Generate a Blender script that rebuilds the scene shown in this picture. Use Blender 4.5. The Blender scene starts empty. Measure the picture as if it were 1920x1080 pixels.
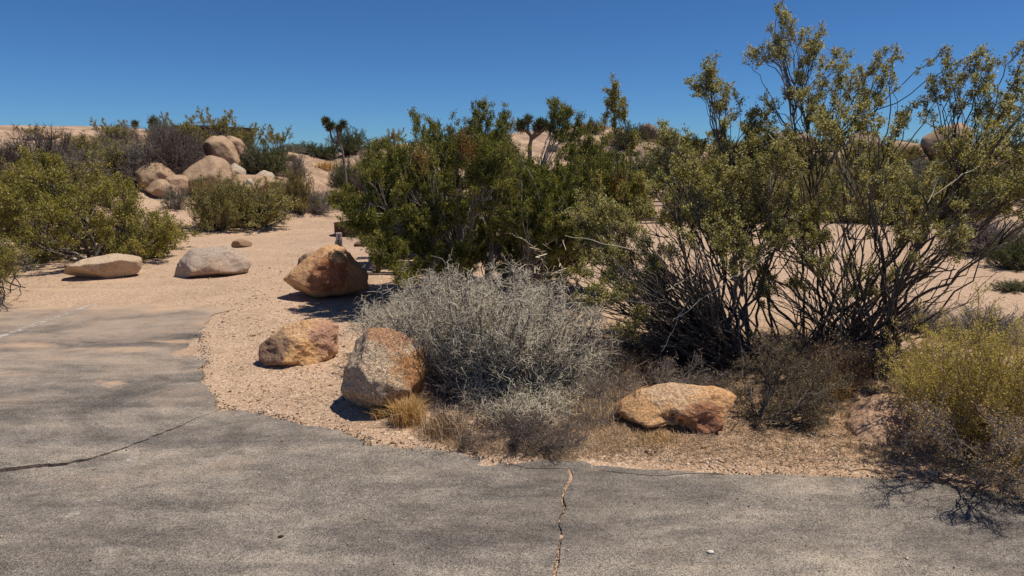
import bpy, bmesh, math, random
import numpy as np
from mathutils import Vector

# ------------------------------------------------------------------ camera, sky, sun, exposure
SC = bpy.context.scene
COL = SC.collection
CAM_H, FPX, PITCH = 1.7, 1251.0, math.radians(11.3)
cam_data = bpy.data.cameras.new('camera')
cam = bpy.data.objects.new('camera', cam_data)
COL.objects.link(cam)
cam.location = (0, 0, CAM_H)
cam.rotation_euler = (math.pi / 2 - PITCH, 0, 0)
cam_data.sensor_width = 36.0
cam_data.lens = 36.0 * FPX / 1920.0
cam_data.clip_start, cam_data.clip_end = 0.05, 3000
SC.camera = cam

SUN_EL, SUN_AZ = math.radians(68), math.radians(86)
world = bpy.data.worlds.new('World')
SC.world = world
world.use_nodes = True
wn, wl = world.node_tree.nodes, world.node_tree.links
wn.clear()
sky = wn.new('ShaderNodeTexSky')
sky.sky_type = 'NISHITA'
sky.sun_disc = False
sky.sun_elevation = SUN_EL
sky.sun_rotation = SUN_AZ
sky.altitude = 2600
sky.air_density = 1.0
sky.dust_density = 0.0
sky.ozone_density = 3.0
tint = wn.new('ShaderNodeMix'); tint.data_type = 'RGBA'; tint.blend_type = 'MULTIPLY'
tint.inputs[0].default_value = 1.0
tint.inputs[7].default_value = (0.37, 0.66, 0.97, 1)
bg = wn.new('ShaderNodeBackground'); bg.inputs[1].default_value = 0.085
wo = wn.new('ShaderNodeOutputWorld')
wl.new(sky.outputs[0], tint.inputs[6])
wl.new(tint.outputs[2], bg.inputs[0])
wl.new(bg.outputs[0], wo.inputs[0])

sd = bpy.data.lights.new('sun', 'SUN')
sd.energy = 4.9
sd.angle = math.radians(0.5)
sd.color = (1.0, 0.92, 0.80)
sun = bpy.data.objects.new('sun', sd)
COL.objects.link(sun)
SDIR = Vector((math.sin(SUN_AZ) * math.cos(SUN_EL), math.cos(SUN_AZ) * math.cos(SUN_EL), math.sin(SUN_EL)))
sun.rotation_euler = SDIR.to_track_quat('Z', 'Y').to_euler()
sun.location = (10, 20, 40)
vs = SC.view_settings
vs.view_transform = 'Standard'; vs.look = 'None'; vs.exposure = 0.0; vs.gamma = 1.0
vs.use_curve_mapping = False
SC.cycles.max_bounces = 5
SC.cycles.diffuse_bounces = 3
SC.cycles.transmission_bounces = 2
SC.cycles.transparent_max_bounces = 8

# ------------------------------------------------------------------ maths helpers
CP, SP = math.cos(PITCH), math.sin(PITCH)

def ray(px, py):
    u = (np.asarray(px, float) - 960) / FPX
    v = (540 - np.asarray(py, float)) / FPX
    return u, CP + v * SP, -SP + v * CP

def W(px, py, d):
    """world point seen at photo pixel px, py, at horizontal distance d."""
    x, y, z = ray(px, py)
    k = d / np.hypot(x, y)
    return np.array([x * k, y * k, CAM_H + z * k])

def _hash(ix, iy, iz, seed):
    h = (ix * 374761393 + iy * 668265263 + iz * 2147483647 + seed * 974634777) & 0xffffffff
    h = ((h ^ (h >> 13)) * 1274126177) & 0xffffffff
    return ((h ^ (h >> 16)) & 0xffffff) / float(0xffffff)

def vnoise(x, y, z=0.0, seed=0):
    x, y, z = np.broadcast_arrays(np.asarray(x, float), np.asarray(y, float), np.asarray(z, float))
    ix, iy, iz = (np.floor(a).astype(np.int64) for a in (x, y, z))
    fx, fy, fz = x - ix, y - iy, z - iz
    fx, fy, fz = (a * a * a * (a * (a * 6 - 15) + 10) for a in (fx, fy, fz))
    r = 0
    for dx in (0, 1):
        for dy in (0, 1):
            for dz in (0, 1):
                r = r + _hash(ix + dx, iy + dy, iz + dz, seed) * np.abs(1 - dx - fx) * np.abs(1 - dy - fy) * np.abs(1 - dz - fz)
    return r * 2 - 1

def fbm(x, y, z=0.0, oct=4, seed=0, gain=0.5):
    a, s, r = 1.0, 1.0, 0
    for o in range(oct):
        r = r + a * vnoise(x * s + 13.7 * o, y * s - 7.1 * o, z * s + 3.3 * o, seed + o)
        a *= gain; s *= 2.03
    return r

def sstep(a, b, x):
    t = np.clip((x - a) / (b - a), 0, 1)
    return t * t * (3 - 2 * t)

# crest of the sand hills: photo column, photo row of the skyline, distance, distance where the slope starts
PROF = np.array([
    (-1500, 250, 40, 18), (-400, 240, 32, 16), (0, 238, 28, 14), (150, 240, 28, 14), (300, 246, 28, 14), (380, 262, 27, 14.5), (470, 285, 26, 15),
    (540, 288, 27, 16), (620, 292, 28, 19), (690, 273, 28, 18), (760, 272, 30, 17), (860, 268, 33, 18),
    (940, 252, 34, 18), (1020, 250, 36, 19), (1100, 240, 40, 20), (1180, 246, 42, 20), (1250, 262, 44, 21),
    (1330, 275, 46, 22), (1450, 278, 48, 22), (1700, 276, 48, 22), (1920, 272, 48, 22), (3500, 272, 50, 22)], float)
_tp = (PROF[:, 0] - 960) / FPX / 1.02
_rx, _ry, _rz = ray(PROF[:, 0], PROF[:, 1])
_zc = CAM_H + PROF[:, 2] * _rz / np.hypot(_rx, _ry)

def H(x, y):
    x = np.asarray(x, float); y = np.asarray(y, float)
    r = np.hypot(x, y)
    t = np.where(y > 0.2, x / np.maximum(y, 0.2), np.sign(x) * 9)
    zc = np.interp(t, _tp, _zc); rc = np.interp(t, _tp, PROF[:, 2]); rs = np.interp(t, _tp, PROF[:, 3])
    front = sstep(-0.05, 0.35, y / np.maximum(r, 1e-6))
    s = sstep(0, 1, (r - rs) / (rc - rs))
    hill = zc * s
    hill = np.where(r > rc, zc - np.minimum((r - rc) * 0.03, 1.6), hill) * front
    z = -0.013 + 0.004 * fbm(x * 3, y * 3, 0, 3, 5)
    off = sstep(3.9, 5.2, y) * 0.014 * fbm(x * 0.9, y * 0.9, 0, 4, 9)
    far = sstep(14, 24, r) * 0.22 * fbm(x * 0.22, y * 0.22, 0, 4, 21)
    pave = sstep(-2.6, -3.2, x) * sstep(8.6, 7.8, y) * sstep(-40, -30, x)
    z = z + hill + off * sstep(0, 1, r - 4.5) * (1 - pave) + far * front
    z = z + .020 * np.clip(fbm(x * 2.6, y * 2.6, 0, 4, 77) - .05, 0, 1) * sstep(3.25, 3.5, y) * sstep(-2.3, -2.0, x)
    z = z + .02 * fbm(x * 2.1, y * 2.1, 3.0, 4, 55) * sstep(3.9, 4.4, y) * sstep(.3, .9, x) * sstep(7.5, 6.5, y)
    rim = np.maximum(sstep(7.1, 7.6, y), sstep(-3.25, -2.9, x) * sstep(5.2, 5.7, y)) * sstep(9, 8, y) * sstep(-2.2, -2.6, x)
    z = z + .017 * rim
    z = z - .022 * sstep(-.9, -1.3, x) * sstep(4.25, 3.9, y)
    # gentle mounds caught under the shrubs
    for (mx, my, mr, mh) in MOUNDS:
        z = z + mh * np.exp(-((x - mx) ** 2 + (y - my) ** 2) / (mr * mr))
    return z

MOUNDS = []
def plane_hit(px, py, z=0.0):
    x, y, zz = ray(px, py)
    k = (z - CAM_H) / zz
    return x * k, y * k
for (px, py, mr, mh) in ((1380, 670, 0.7, .09), (1600, 650, .8, .10), (900, 560, 1.0, .08), (930, 690, .7, .04),
                         (1700, 690, .7, .07), (220, 470, 1.4, .08), (1150, 640, .6, .05),
                         (565, 668, .30, .05), (725, 745, .30, .03), (1268, 790, .38, .045), (1700, 790, .40, .07), (190, 516, .5, .04), (400, 505, .5, .03), (612, 545, .5, .025)):
    a, b = plane_hit(px, py)
    MOUNDS.append((float(a), float(b), mr, mh))

def hit(px, py):
    """ground point seen at a photo pixel (marching over the terrain)."""
    x, y, z = ray(px, py)
    hl = math.hypot(x, y)
    r = np.concatenate([np.arange(1.5, 20, .02), np.arange(20, 80, .1)])
    k = r / hl
    g = H(x * k, y * k)
    below = np.nonzero(CAM_H + z * k < g)[0]
    i = below[0] if len(below) else np.argmin(CAM_H + z * k - g)
    return np.array([x * k[i], y * k[i], g[i]])

def gdist(py):
    """horizontal distance at which a photo row meets level ground."""
    _, y, z = ray(960, py)
    z = np.where(z > -0.03, -0.03, z)
    return CAM_H * y / -z

# ------------------------------------------------------------------ object helpers
def tag(o, label=None, cat=None, group=None, kind=None):
    for k, v in (('label', label), ('category', cat), ('group', group), ('kind', kind)):
        if v: o[k] = v
    return o

def empty(name, loc, label=None, cat=None, group=None):
    o = bpy.data.objects.new(name, None); COL.objects.link(o)
    o.location = Vector([float(c) for c in loc]); o.empty_display_size = .2
    return tag(o, label, cat, group)

def link_mesh(name, me, m, parent=None):
    o = bpy.data.objects.new(name, me); COL.objects.link(o)
    if m is not None: me.materials.append(m)
    if parent is not None: o.parent = parent
    return o

def np_mesh(name, V, F, var=None, smooth=False):
    """V [n,3], F [m,k] with one face size; var is a per-vertex value 0..1."""
    me = bpy.data.meshes.new(name)
    n, m, k = len(V), len(F), F.shape[1]
    me.vertices.add(n); me.vertices.foreach_set('co', np.ascontiguousarray(V, np.float32).ravel())
    me.loops.add(m * k); me.loops.foreach_set('vertex_index', np.ascontiguousarray(F, np.int32).ravel())
    me.polygons.add(m)
    me.polygons.foreach_set('loop_start', np.arange(0, m * k, k, dtype=np.int32))
    me.polygons.foreach_set('loop_total', np.full(m, k, np.int32))
    if smooth: me.polygons.foreach_set('use_smooth', np.ones(m, bool))
    if var is not None:
        a = me.attributes.new('var', 'FLOAT', 'POINT')
        a.data.foreach_set('value', np.ascontiguousarray(var, np.float32))
    me.update(calc_edges=True)
    return me

def copy_tree(o, parent=None):
    c = o.copy(); COL.objects.link(c); c.parent = parent
    for ch in list(o.children): copy_tree(ch, c)
    return c

def unit(v):
    return v / np.maximum(np.linalg.norm(v, axis=-1, keepdims=True), 1e-9)

def bez(B, t):
    """B = (P0, P1, P2) arrays [n,3]; t [n] or [n,k]."""
    P0, P1, P2 = B
    if t.ndim == 2: P0, P1, P2 = P0[:, None], P1[:, None], P2[:, None]
    t = t[..., None]
    return (1 - t) ** 2 * P0 + 2 * t * (1 - t) * P1 + t * t * P2

def bez_tan(B, t):
    P0, P1, P2 = B
    t = t[:, None]
    return unit(2 * (1 - t) * (P1 - P0) + 2 * t * (P2 - P1))

def tubes(P, R, sides=3, rng=None):
    """P [n,k,3], R [n,k] -> V, F (quads), var per vertex."""
    n, k, _ = P.shape
    T = np.empty_like(P)
    T[:, 1:-1] = P[:, 2:] - P[:, :-2]; T[:, 0] = P[:, 1] - P[:, 0]; T[:, -1] = P[:, -1] - P[:, -2]
    T = unit(T)
    ref = np.where(np.abs(T[:, :1, 2:3]) > 0.9, np.array([1.0, 0, 0]), np.array([0, 0, 1.0]))
    A = unit(np.cross(T, np.broadcast_to(ref, T.shape)))
    B = np.cross(T, A)
    ang = np.arange(sides) * 2 * math.pi / sides
    V = P[:, :, None, :] + R[:, :, None, None] * (np.cos(ang)[:, None] * A[:, :, None, :] + np.sin(ang)[:, None] * B[:, :, None, :])
    idx = np.arange(n * k * sides).reshape(n, k, sides)
    a = idx[:, :-1, :]; b = idx[:, 1:, :]
    F = np.stack([a, np.roll(a, -1, 2), np.roll(b, -1, 2), b], -1).reshape(-1, 4)
    var = np.repeat((rng or np.random.default_rng(1)).random(n), k * sides)
    return V.reshape(-1, 3), F, var

def join(parts):
    Vs, Fs, vs_, off = [], [], [], 0
    for V, F, v in parts:
        Vs.append(V); Fs.append(F + off); vs_.append(v); off += len(V)
    return np.concatenate(Vs), np.concatenate(Fs), np.concatenate(vs_)

def leaves(pos, d, L, Wd, rng, fold=.25):
    """rhombus leaves as quads."""
    n = len(pos)
    d = unit(d)
    s = unit(np.cross(d, rng.normal(size=(n, 3))))
    u = np.cross(s, d)
    L = L * rng.uniform(.6, 1.25, (n, 1)); Wd = Wd * rng.uniform(.6, 1.25, (n, 1))
    V = np.stack([pos, pos + d * L * .5 + s * Wd * .5 + u * Wd * fold, pos + d * L, pos + d * L * .5 - s * Wd * .5 + u * Wd * fold], 1)
    F = np.arange(n * 4).reshape(n, 4)
    return V.reshape(-1, 3), F, np.repeat(rng.random(n), 4)

# ------------------------------------------------------------------ materials
class NT:
    def __init__(self, name):
        self.m = bpy.data.materials.new(name); self.m.use_nodes = True
        self.t = self.m.node_tree; self.n = self.t.nodes; self.l = self.t.links; self.n.clear()
        self.out = self.n.new('ShaderNodeOutputMaterial')
    def new(self, k, **kw):
        nd = self.n.new(k)
        for a, b in kw.items(): setattr(nd, a, b)
        return nd
    def put(self, sock, v):
        if isinstance(v, bpy.types.NodeSocket): self.l.new(v, sock)
        elif v is not None:
            if isinstance(v, (tuple, list)) and len(v) == 3 and sock.type == 'RGBA': v = (*v, 1)
            sock.default_value = v
    def math(self, op, a, b=0.0, c=None):
        nd = self.new('ShaderNodeMath', operation=op)
        self.put(nd.inputs[0], a); self.put(nd.inputs[1], b)
        if c is not None: self.put(nd.inputs[2], c)
        return nd.outputs[0]
    def noise(self, vec, scale, detail=4, rough=.55, dist=0.0):
        nd = self.new('ShaderNodeTexNoise')
        self.put(nd.inputs['Vector'], vec); nd.inputs['Scale'].default_value = scale
        nd.inputs['Detail'].default_value = detail; nd.inputs['Roughness'].default_value = rough
        nd.inputs['Distortion'].default_value = dist
        return nd.outputs[0]
    def vor(self, vec, scale, feature='F1', out='Distance'):
        nd = self.new('ShaderNodeTexVoronoi', feature=feature)
        self.put(nd.inputs['Vector'], vec); nd.inputs['Scale'].default_value = scale
        return nd.outputs[out]
    def ramp(self, fac, stops):
        nd = self.new('ShaderNodeValToRGB')
        e = nd.color_ramp.elements
        while len(e) < len(stops): e.new(.5)
        for el, (p, c) in zip(e, stops):
            el.position = p
            el.color = (*c, 1) if isinstance(c, (tuple, list)) else (c, c, c, 1)
        self.put(nd.inputs[0], fac)
        return nd.outputs[0]
    def mix(self, f, a, b, mode='MIX'):
        nd = self.new('ShaderNodeMix', data_type='RGBA', blend_type=mode)
        self.put(nd.inputs[0], f); self.put(nd.inputs[6], a); self.put(nd.inputs[7], b)
        return nd.outputs[2]
    def map(self, vec, scale=(1, 1, 1), loc=(0, 0, 0), rot=(0, 0, 0)):
        nd = self.new('ShaderNodeMapping')
        self.put(nd.inputs[0], vec)
        nd.inputs['Scale'].default_value = scale; nd.inputs['Location'].default_value = loc; nd.inputs['Rotation'].default_value = rot
        return nd.outputs[0]
    def coord(self, which='Object'):
        return self.new('ShaderNodeTexCoord').outputs[which]
    def xyz(self, vec):
        nd = self.new('ShaderNodeSeparateXYZ'); self.put(nd.inputs[0], vec); return nd.outputs
    def bump(self, h, strength=.3, dist=.01, prev=None):
        nd = self.new('ShaderNodeBump')
        nd.inputs['Strength'].default_value = strength; nd.inputs['Distance'].default_value = dist
        self.put(nd.inputs['Height'], h)
        if prev is not None: self.l.new(prev, nd.inputs['Normal'])
        return nd.outputs[0]
    def bsdf(self, col, rough=.8, normal=None, spec=.3, metal=0.0):
        nd = self.new('ShaderNodeBsdfPrincipled')
        self.put(nd.inputs['Base Color'], col); self.put(nd.inputs['Roughness'], rough)
        self.put(nd.inputs['Specular IOR Level'], spec); self.put(nd.inputs['Metallic'], metal)
        if normal is not None: self.l.new(normal, nd.inputs['Normal'])
        return nd.outputs[0]
    def done(self, sh):
        self.l.new(sh, self.out.inputs[0]); return self.m

def mat_leaf(name, cols, trans=.35, rough=.45, spec=.4):
    t = NT(name)
    at = t.new('ShaderNodeAttribute', attribute_name='var')
    c = t.ramp(at.outputs['Fac'], [(i / (len(cols) - 1), k) for i, k in enumerate(cols)])
    pr = t.bsdf(c, rough, spec=spec)
    tr = t.new('ShaderNodeBsdfTranslucent')
    t.l.new(t.mix(1.0, c, (1.0, 1.0, .55), 'MULTIPLY'), tr.inputs[0])
    mx = t.new('ShaderNodeMixShader'); mx.inputs[0].default_value = trans
    t.l.new(pr, mx.inputs[1]); t.l.new(tr.outputs[0], mx.inputs[2])
    return t.done(mx.outputs[0])

def mat_bark(name, cols, rough=.85):
    t = NT(name)
    at = t.new('ShaderNodeAttribute', attribute_name='var')
    n = t.noise(t.coord('Object'), 30, 3)
    f = t.math('ADD', t.math('MULTIPLY', at.outputs['Fac'], .65), t.math('MULTIPLY', n, .35))
    c = t.ramp(f, [(i / (len(cols) - 1), k) for i, k in enumerate(cols)])
    return t.done(t.bsdf(c, rough, spec=.2))

def mat_rock(name, ca, cb, cc, speck=.5, stains_shade=(), crackle=0.0, scale=1.0, bump=.5):
    """ca/cb: patchy base, cc: fine speckle; stains: (x, y, z, radius, colour) in the rock's own coordinates."""
    t = NT(name)
    o = t.coord('Object')
    warp = t.mix(.12, o, t.new('ShaderNodeTexNoise').outputs[1])
    big = t.noise(o, 3.2 * scale, 6, .6, .4)
    c = t.mix(t.ramp(big, [(.38, 0.0), (.62, 1.0)]), ca, cb)
    for (sx, sy, sz, sr, sc) in stains_shade:
        v = t.new('ShaderNodeVectorMath', operation='DISTANCE')
        t.l.new(o, v.inputs[0]); v.inputs[1].default_value = (sx, sy, sz)
        f = t.math('SUBTRACT', 1.0, t.math('DIVIDE', v.outputs['Value'], sr))
        f = t.math('ADD', f, t.math('MULTIPLY', t.math('SUBTRACT', t.noise(o, 7 * scale, 5, .65), .5), 1.7))
        c = t.mix(t.ramp(f, [(.02, 0.0), (.3, 1.0)]), c, sc)
    fine = t.noise(o, 55 * scale, 3, .7)
    grain = t.vor(o, 90 * scale, 'F1', 'Color')
    gv = t.new('ShaderNodeRGBToBW'); t.l.new(grain, gv.inputs[0])
    c = t.mix(t.math('MULTIPLY', t.ramp(gv.outputs[0], [(.3, 1.0), (.42, 0.0)]), speck), c, cc)
    c = t.mix(t.math('MULTIPLY', t.ramp(gv.outputs[0], [(.66, 0.0), (.74, 1.0)]), speck * .45), c, (.62, .52, .42))
    c = t.mix(t.math('MULTIPLY', t.ramp(fine, [(.35, 1.0), (.55, 0.0)]), .35), c, cc)
    cr = t.vor(t.mix(.08, o, t.mix(1.0, o, o)), 5 * scale, 'DISTANCE_TO_EDGE')
    h = t.math('ADD', t.math('MULTIPLY', t.noise(o, 14 * scale, 6, .65), 1.0), t.math('MULTIPLY', fine, .35))
    if crackle:
        wv = t.new('ShaderNodeVectorMath', operation='ADD')
        nz = t.new('ShaderNodeTexNoise'); nz.inputs['Scale'].default_value = 18; t.l.new(o, nz.inputs['Vector'])
        sc_ = t.new('ShaderNodeVectorMath', operation='SCALE'); t.l.new(nz.outputs[1], sc_.inputs[0]); sc_.inputs['Scale'].default_value = .14
        t.l.new(o, wv.inputs[0]); t.l.new(sc_.outputs[0], wv.inputs[1])
        e = t.vor(wv.outputs[0], 62, 'DISTANCE_TO_EDGE')
        k = t.ramp(e, [(0.0, 1.0), (.09, 0.0)])
        c = t.mix(t.math('MULTIPLY', k, crackle), c, (.13, .08, .05))
        h = t.math('SUBTRACT', h, t.math('MULTIPLY', k, .5))
    nrm = t.bump(h, bump, .03)
    return t.done(t.bsdf(c, .9, nrm, spec=.2))

# sand, litter and slope ground
def make_ground_material():
    t = NT('sand')
    g = t.coord('Object')
    xyz = t.xyz(g)
    n1 = t.noise(g, .5, 5, .6)
    n2 = t.noise(g, 3.5, 6, .65)
    n3 = t.noise(t.map(g, (1, 1, 1)), 22, 5, .7)
    sand = t.ramp(n1, [(.3, (.455, .305, .198)), (.7, (.545, .375, .25))])
    sand = t.mix(t.ramp(n2, [(.35, .42), (.65, 0.0)]), sand, (.42, .275, .175))
    sand = t.mix(t.ramp(n3, [(.3, .5), (.5, 0.0)]), sand, (.36, .235, .15))
    vc = t.new('ShaderNodeRGBToBW'); t.l.new(t.vor(g, 95, 'F1', 'Color'), vc.inputs[0])
    sand = t.mix(t.ramp(vc.outputs[0], [(.28, .55), (.36, 0.0)]), sand, (.25, .165, .11))
    sand = t.mix(t.ramp(vc.outputs[0], [(.68, 0.0), (.76, .6)]), sand, (.74, .62, .50))
    vc2 = t.new('ShaderNodeRGBToBW'); t.l.new(t.vor(g, 210, 'F1', 'Color'), vc2.inputs[0])
    sand = t.mix(t.ramp(vc2.outputs[0], [(.3, .45), (.4, 0.0)]), sand, (.27, .18, .12))
    stk = t.noise(t.map(g, (.7, 1.0, 1)), 1.6, 8, .7, .8)
    sand = t.mix(1.0, sand, t.ramp(stk, [(.40, .90), (.5, 1.0), (.62, 1.05)]), 'MULTIPLY')
    hill_ = t.ramp(t.math('MULTIPLY', xyz[1], .02), [(.30, 0.0), (.42, 1.0)])
    mot = t.ramp(t.noise(g, 1.1, 8, .75), [(.46, .78), (.54, 0.0)])
    sand = t.mix(t.math('MULTIPLY', hill_, mot), sand, (.25, .165, .11))
    # plant litter under the shrubs by the road: browner
    d = t.math('SUBTRACT', xyz[0], .55)
    bed = t.math('MULTIPLY', t.ramp(t.math('MULTIPLY', t.math('ADD', d, t.math('MULTIPLY', n2, .8)), .8), [(.2, 0.0), (.6, 1.0)]),
                 t.ramp(t.math('MULTIPLY', xyz[1], .1), [(.30, 0.0), (.40, 1.0), (.60, 1.0), (.72, 0.0)]))
    lit = t.ramp(t.noise(g, 14, 6, .75), [(.32, (.12, .075, .045)), (.5, (.36, .215, .12)), (.68, (.52, .36, .22))])
    lit = t.mix(t.ramp(vc.outputs[0], [(.66, 0.0), (.76, .4)]), lit, (.60, .48, .35))
    col = t.mix(t.math('MULTIPLY', bed, .75), sand, lit)
    # trodden darker track by the fire ring
    tr = t.new('ShaderNodeVectorMath', operation='DISTANCE'); t.l.new(g, tr.inputs[0]); tr.inputs[1].default_value = (-3.6, 13.6, 0)
    col = t.mix(t.ramp(t.math('ADD', t.math('MULTIPLY', tr.outputs['Value'], .25), t.math('MULTIPLY', n2, .6)), [(.35, .3), (.75, 0.0)]), col, (.30, .20, .15))
    h = t.math('ADD', t.math('MULTIPLY', n2, 1.2), t.math('ADD', t.math('MULTIPLY', n3, .6), t.math('MULTIPLY', vc.outputs[0], .16)))
    nrm = t.bump(h, .55, .03)
    return t.done(t.bsdf(col, .95, nrm, spec=.15))

def make_asphalt_material():
    t = NT('aged_asphalt')
    g = t.coord('Object')
    xyz = t.xyz(g)
    big = t.noise(g, .9, 5, .6, .3)
    stretch = t.noise(t.map(g, (.22, 1.6, 1)), 1.6, 5, .65, .2)
    mid = t.noise(t.map(g, (.6, 1.3, 1)), 5, 6, .7, .3)
    c = t.ramp(stretch, [(.36, (.125, .108, .092)), (.5, (.20, .172, .145)), (.62, (.29, .25, .205))])
    c = t.mix(t.ramp(big, [(.4, .55), (.62, 0.0)]), c, (.115, .103, .094))
    c = t.mix(t.ramp(mid, [(.36, .5), (.5, 0.0)]), c, (.098, .088, .080))
    c = t.mix(t.ramp(mid, [(.56, 0.0), (.7, .5)]), c, (.26, .215, .172))
    blot = t.noise(t.map(g, (.35, 1.0, 1), (3, 1, 0), (0, 0, .25)), 2.6, 8, .72, .8)
    c = t.mix(t.ramp(blot, [(.41, .62), (.50, 0.0)]), c, (.085, .076, .068))
    c = t.mix(t.ramp(blot, [(.51, 0.0), (.60, .5)]), c, (.33, .275, .215))
    v1 = t.new('ShaderNodeRGBToBW'); t.l.new(t.vor(g, 190, 'F1', 'Color'), v1.inputs[0])
    v2 = t.new('ShaderNodeRGBToBW'); t.l.new(t.vor(g, 380, 'F1', 'Color'), v2.inputs[0])
    c = t.mix(t.ramp(v1.outputs[0], [(.30, .72), (.42, 0.0)]), c, (.055, .049, .044))
    c = t.mix(t.ramp(v1.outputs[0], [(.58, 0.0), (.68, .6)]), c, (.33, .28, .23))
    c = t.mix(t.ramp(v2.outputs[0], [(.32, .5), (.42, 0.0)]), c, (.07, .062, .055))
    c = t.mix(t.ramp(v2.outputs[0], [(.62, 0.0), (.7, .45)]), c, (.40, .35, .30))
    sp = t.new('ShaderNodeRGBToBW'); t.l.new(t.vor(g, 48, 'F1', 'Color'), sp.inputs[0])
    c = t.mix(t.ramp(sp.outputs[0], [(.93, 0.0), (.94, .0)]), c, (.62, .58, .52))
    w1 = t.noise(t.map(g, (.10, 1.5, 1), (5, 2, 0), (0, 0, .03)), 1.7, 7, .66, .3)
    w2 = t.noise(t.map(g, (.5, 1.0, 1), (1, 7, 0)), 1.5, 9, .74, .9)
    w3 = t.noise(t.map(g, (.6, 1.0, 1), (11, 3, 0)), 6.5, 6, .72, .6)
    c = t.mix(1.0, c, t.ramp(w1, [(.40, (.80, .80, .81)), (.5, 1.04), (.61, (1.24, 1.22, 1.18))]), 'MULTIPLY')
    c = t.mix(1.0, c, t.ramp(w2, [(.40, (.72, .72, .73)), (.5, 1.04), (.60, (1.22, 1.20, 1.16))]), 'MULTIPLY')
    c = t.mix(1.0, c, t.ramp(w3, [(.40, .80), (.5, 1.0), (.62, 1.15)]), 'MULTIPLY')
    lft = t.ramp(t.math('ADD', t.math('MULTIPLY', t.math('SUBTRACT', xyz[1], 3.4), .22), t.math('MULTIPLY', t.math('SUBTRACT', w2, .5), 3.0)), [(.2, 0.0), (.9, .55)])
    c = t.mix(lft, c, (.40, .29, .21))
    # blown sand lying over the far left end of the paving
    far = t.ramp(t.math('ADD', t.math('MULTIPLY', t.math('SUBTRACT', xyz[1], 6.5), .55),
                        t.math('MULTIPLY', t.math('SUBTRACT', t.noise(t.map(g, (.8, 1.7, 1)), 1.7, 7, .68, .4), .5), 1.5)), [(.30, 0.0), (.62, 1.0)])
    near_edge = t.ramp(t.math('ADD', t.math('MULTIPLY', t.math('ADD', xyz[0], 3.0), .55),
                              t.math('ADD', t.math('MULTIPLY', t.math('SUBTRACT', xyz[1], 5.5), .35),
                                     t.math('MULTIPLY', t.math('SUBTRACT', t.noise(g, 2.2, 7, .7, .3), .5), 1.2))), [(.25, 0.0), (.7, 1.0)])
    near_edge = t.math('MULTIPLY', near_edge, t.ramp(t.math('MULTIPLY', xyz[1], .1), [(.50, 0.0), (.57, 1.0)]))
    dust = t.math('MAXIMUM', far, near_edge)
    for (ex, ey, rx, ry) in SAND_PATCHES:
        vx = t.math('DIVIDE', t.math('SUBTRACT', xyz[0], ex), rx); vy = t.math('DIVIDE', t.math('SUBTRACT', xyz[1], ey), ry)
        dd = t.math('SQRT', t.math('ADD', t.math('MULTIPLY', vx, vx), t.math('MULTIPLY', vy, vy)))
        f = t.math('ADD', t.math('SUBTRACT', 1.0, dd), t.math('MULTIPLY', t.math('SUBTRACT', t.noise(t.map(g, (.5, 1.4, 1)), 4, 8, .75, .6), .5), 4.5))
        dust = t.math('MAXIMUM', dust, t.math('MULTIPLY', t.ramp(f, [(.1, 0.0), (.8, 1.0)]), .75))
    sandc = t.mix(t.ramp(v1.outputs[0], [(.3, .5), (.4, 0.0)]), (.50, .345, .23), (.36, .25, .17))
    c = t.mix(dust, c, sandc)
    h = t.math('ADD', t.math('MULTIPLY', v1.outputs[0], .3), t.math('ADD', t.math('MULTIPLY', v2.outputs[0], .2), mid))
    return t.done(t.bsdf(c, .88, t.bump(h, .45, .008), spec=.25))

SAND_PATCHES = []
for (px, py, rx, ry) in ((50, 647, .45, .12), (225, 655, .42, .12), (210, 718, .16, .10), (-60, 700, .5, .12), (330, 640, .3, .1)):
    a, b = plane_hit(px, py); SAND_PATCHES.append((float(a), float(b), rx, ry))

M = {}
M['sand'] = make_ground_material()
M['asphalt'] = make_asphalt_material()
M['creo'] = mat_leaf('creosote_leaf', [(.07, .07, .018), (.20, .18, .042), (.44, .38, .11), (.85, .77, .44)], .42, .5, .25)
M['creo_left'] = mat_leaf('creosote_leaf_yellow', [(.09, .09, .022), (.20, .185, .04), (.40, .34, .075), (.60, .50, .15)], .4, .45, .4)
M['creo_far'] = mat_leaf('creosote_leaf_far', [(.19, .175, .055), (.33, .29, .095), (.50, .42, .16)], .3, .5, .3)
M['juniper'] = mat_leaf('juniper_scale', [(.028, .038, .010), (.105, .115, .024), (.28, .265, .05), (.58, .52, .14)], .3, .6, .2)
M['fuzz'] = mat_leaf('seed_fuzz', [(.50, .46, .26), (.75, .71, .52)], .4, .8, .1)
M['rust_leaf'] = mat_leaf('dead_juniper_tip', [(.20, .09, .035), (.30, .15, .06)], .2, .7, .1)
M['weed'] = mat_leaf('yellow_green_leaf', [(.32, .255, .06), (.57, .465, .11), (.82, .68, .25)], .4, .5, .3)
M['green_far'] = mat_leaf('green_scrub_leaf', [(.06, .085, .02), (.11, .135, .034), (.17, .18, .05)], .3, .5, .3)
M['greygreen'] = mat_leaf('grey_green_leaf', [(.12, .13, .085), (.19, .19, .125), (.26, .25, .17)], .25, .7, .2)
M['olive_far'] = mat_leaf('olive_scrub_leaf', [(.18, .155, .05), (.29, .24, .075), (.40, .32, .12)], .3, .55, .2)
M['straw'] = mat_leaf('dry_straw', [(.30, .19, .11), (.44, .30, .18), (.60, .45, .30)], .15, .6, .2)
M['gold'] = mat_leaf('golden_straw', [(.42, .24, .09), (.60, .38, .15), (.72, .52, .27)], .2, .6, .2)
M['bark_dark'] = mat_bark('dark_stem', [(.045, .036, .03), (.10, .082, .068), (.30, .26, .22)])
M['bark_grey'] = mat_bark('grey_juniper_wood', [(.16, .13, .11), (.32, .28, .24), (.50, .46, .42)])
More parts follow.
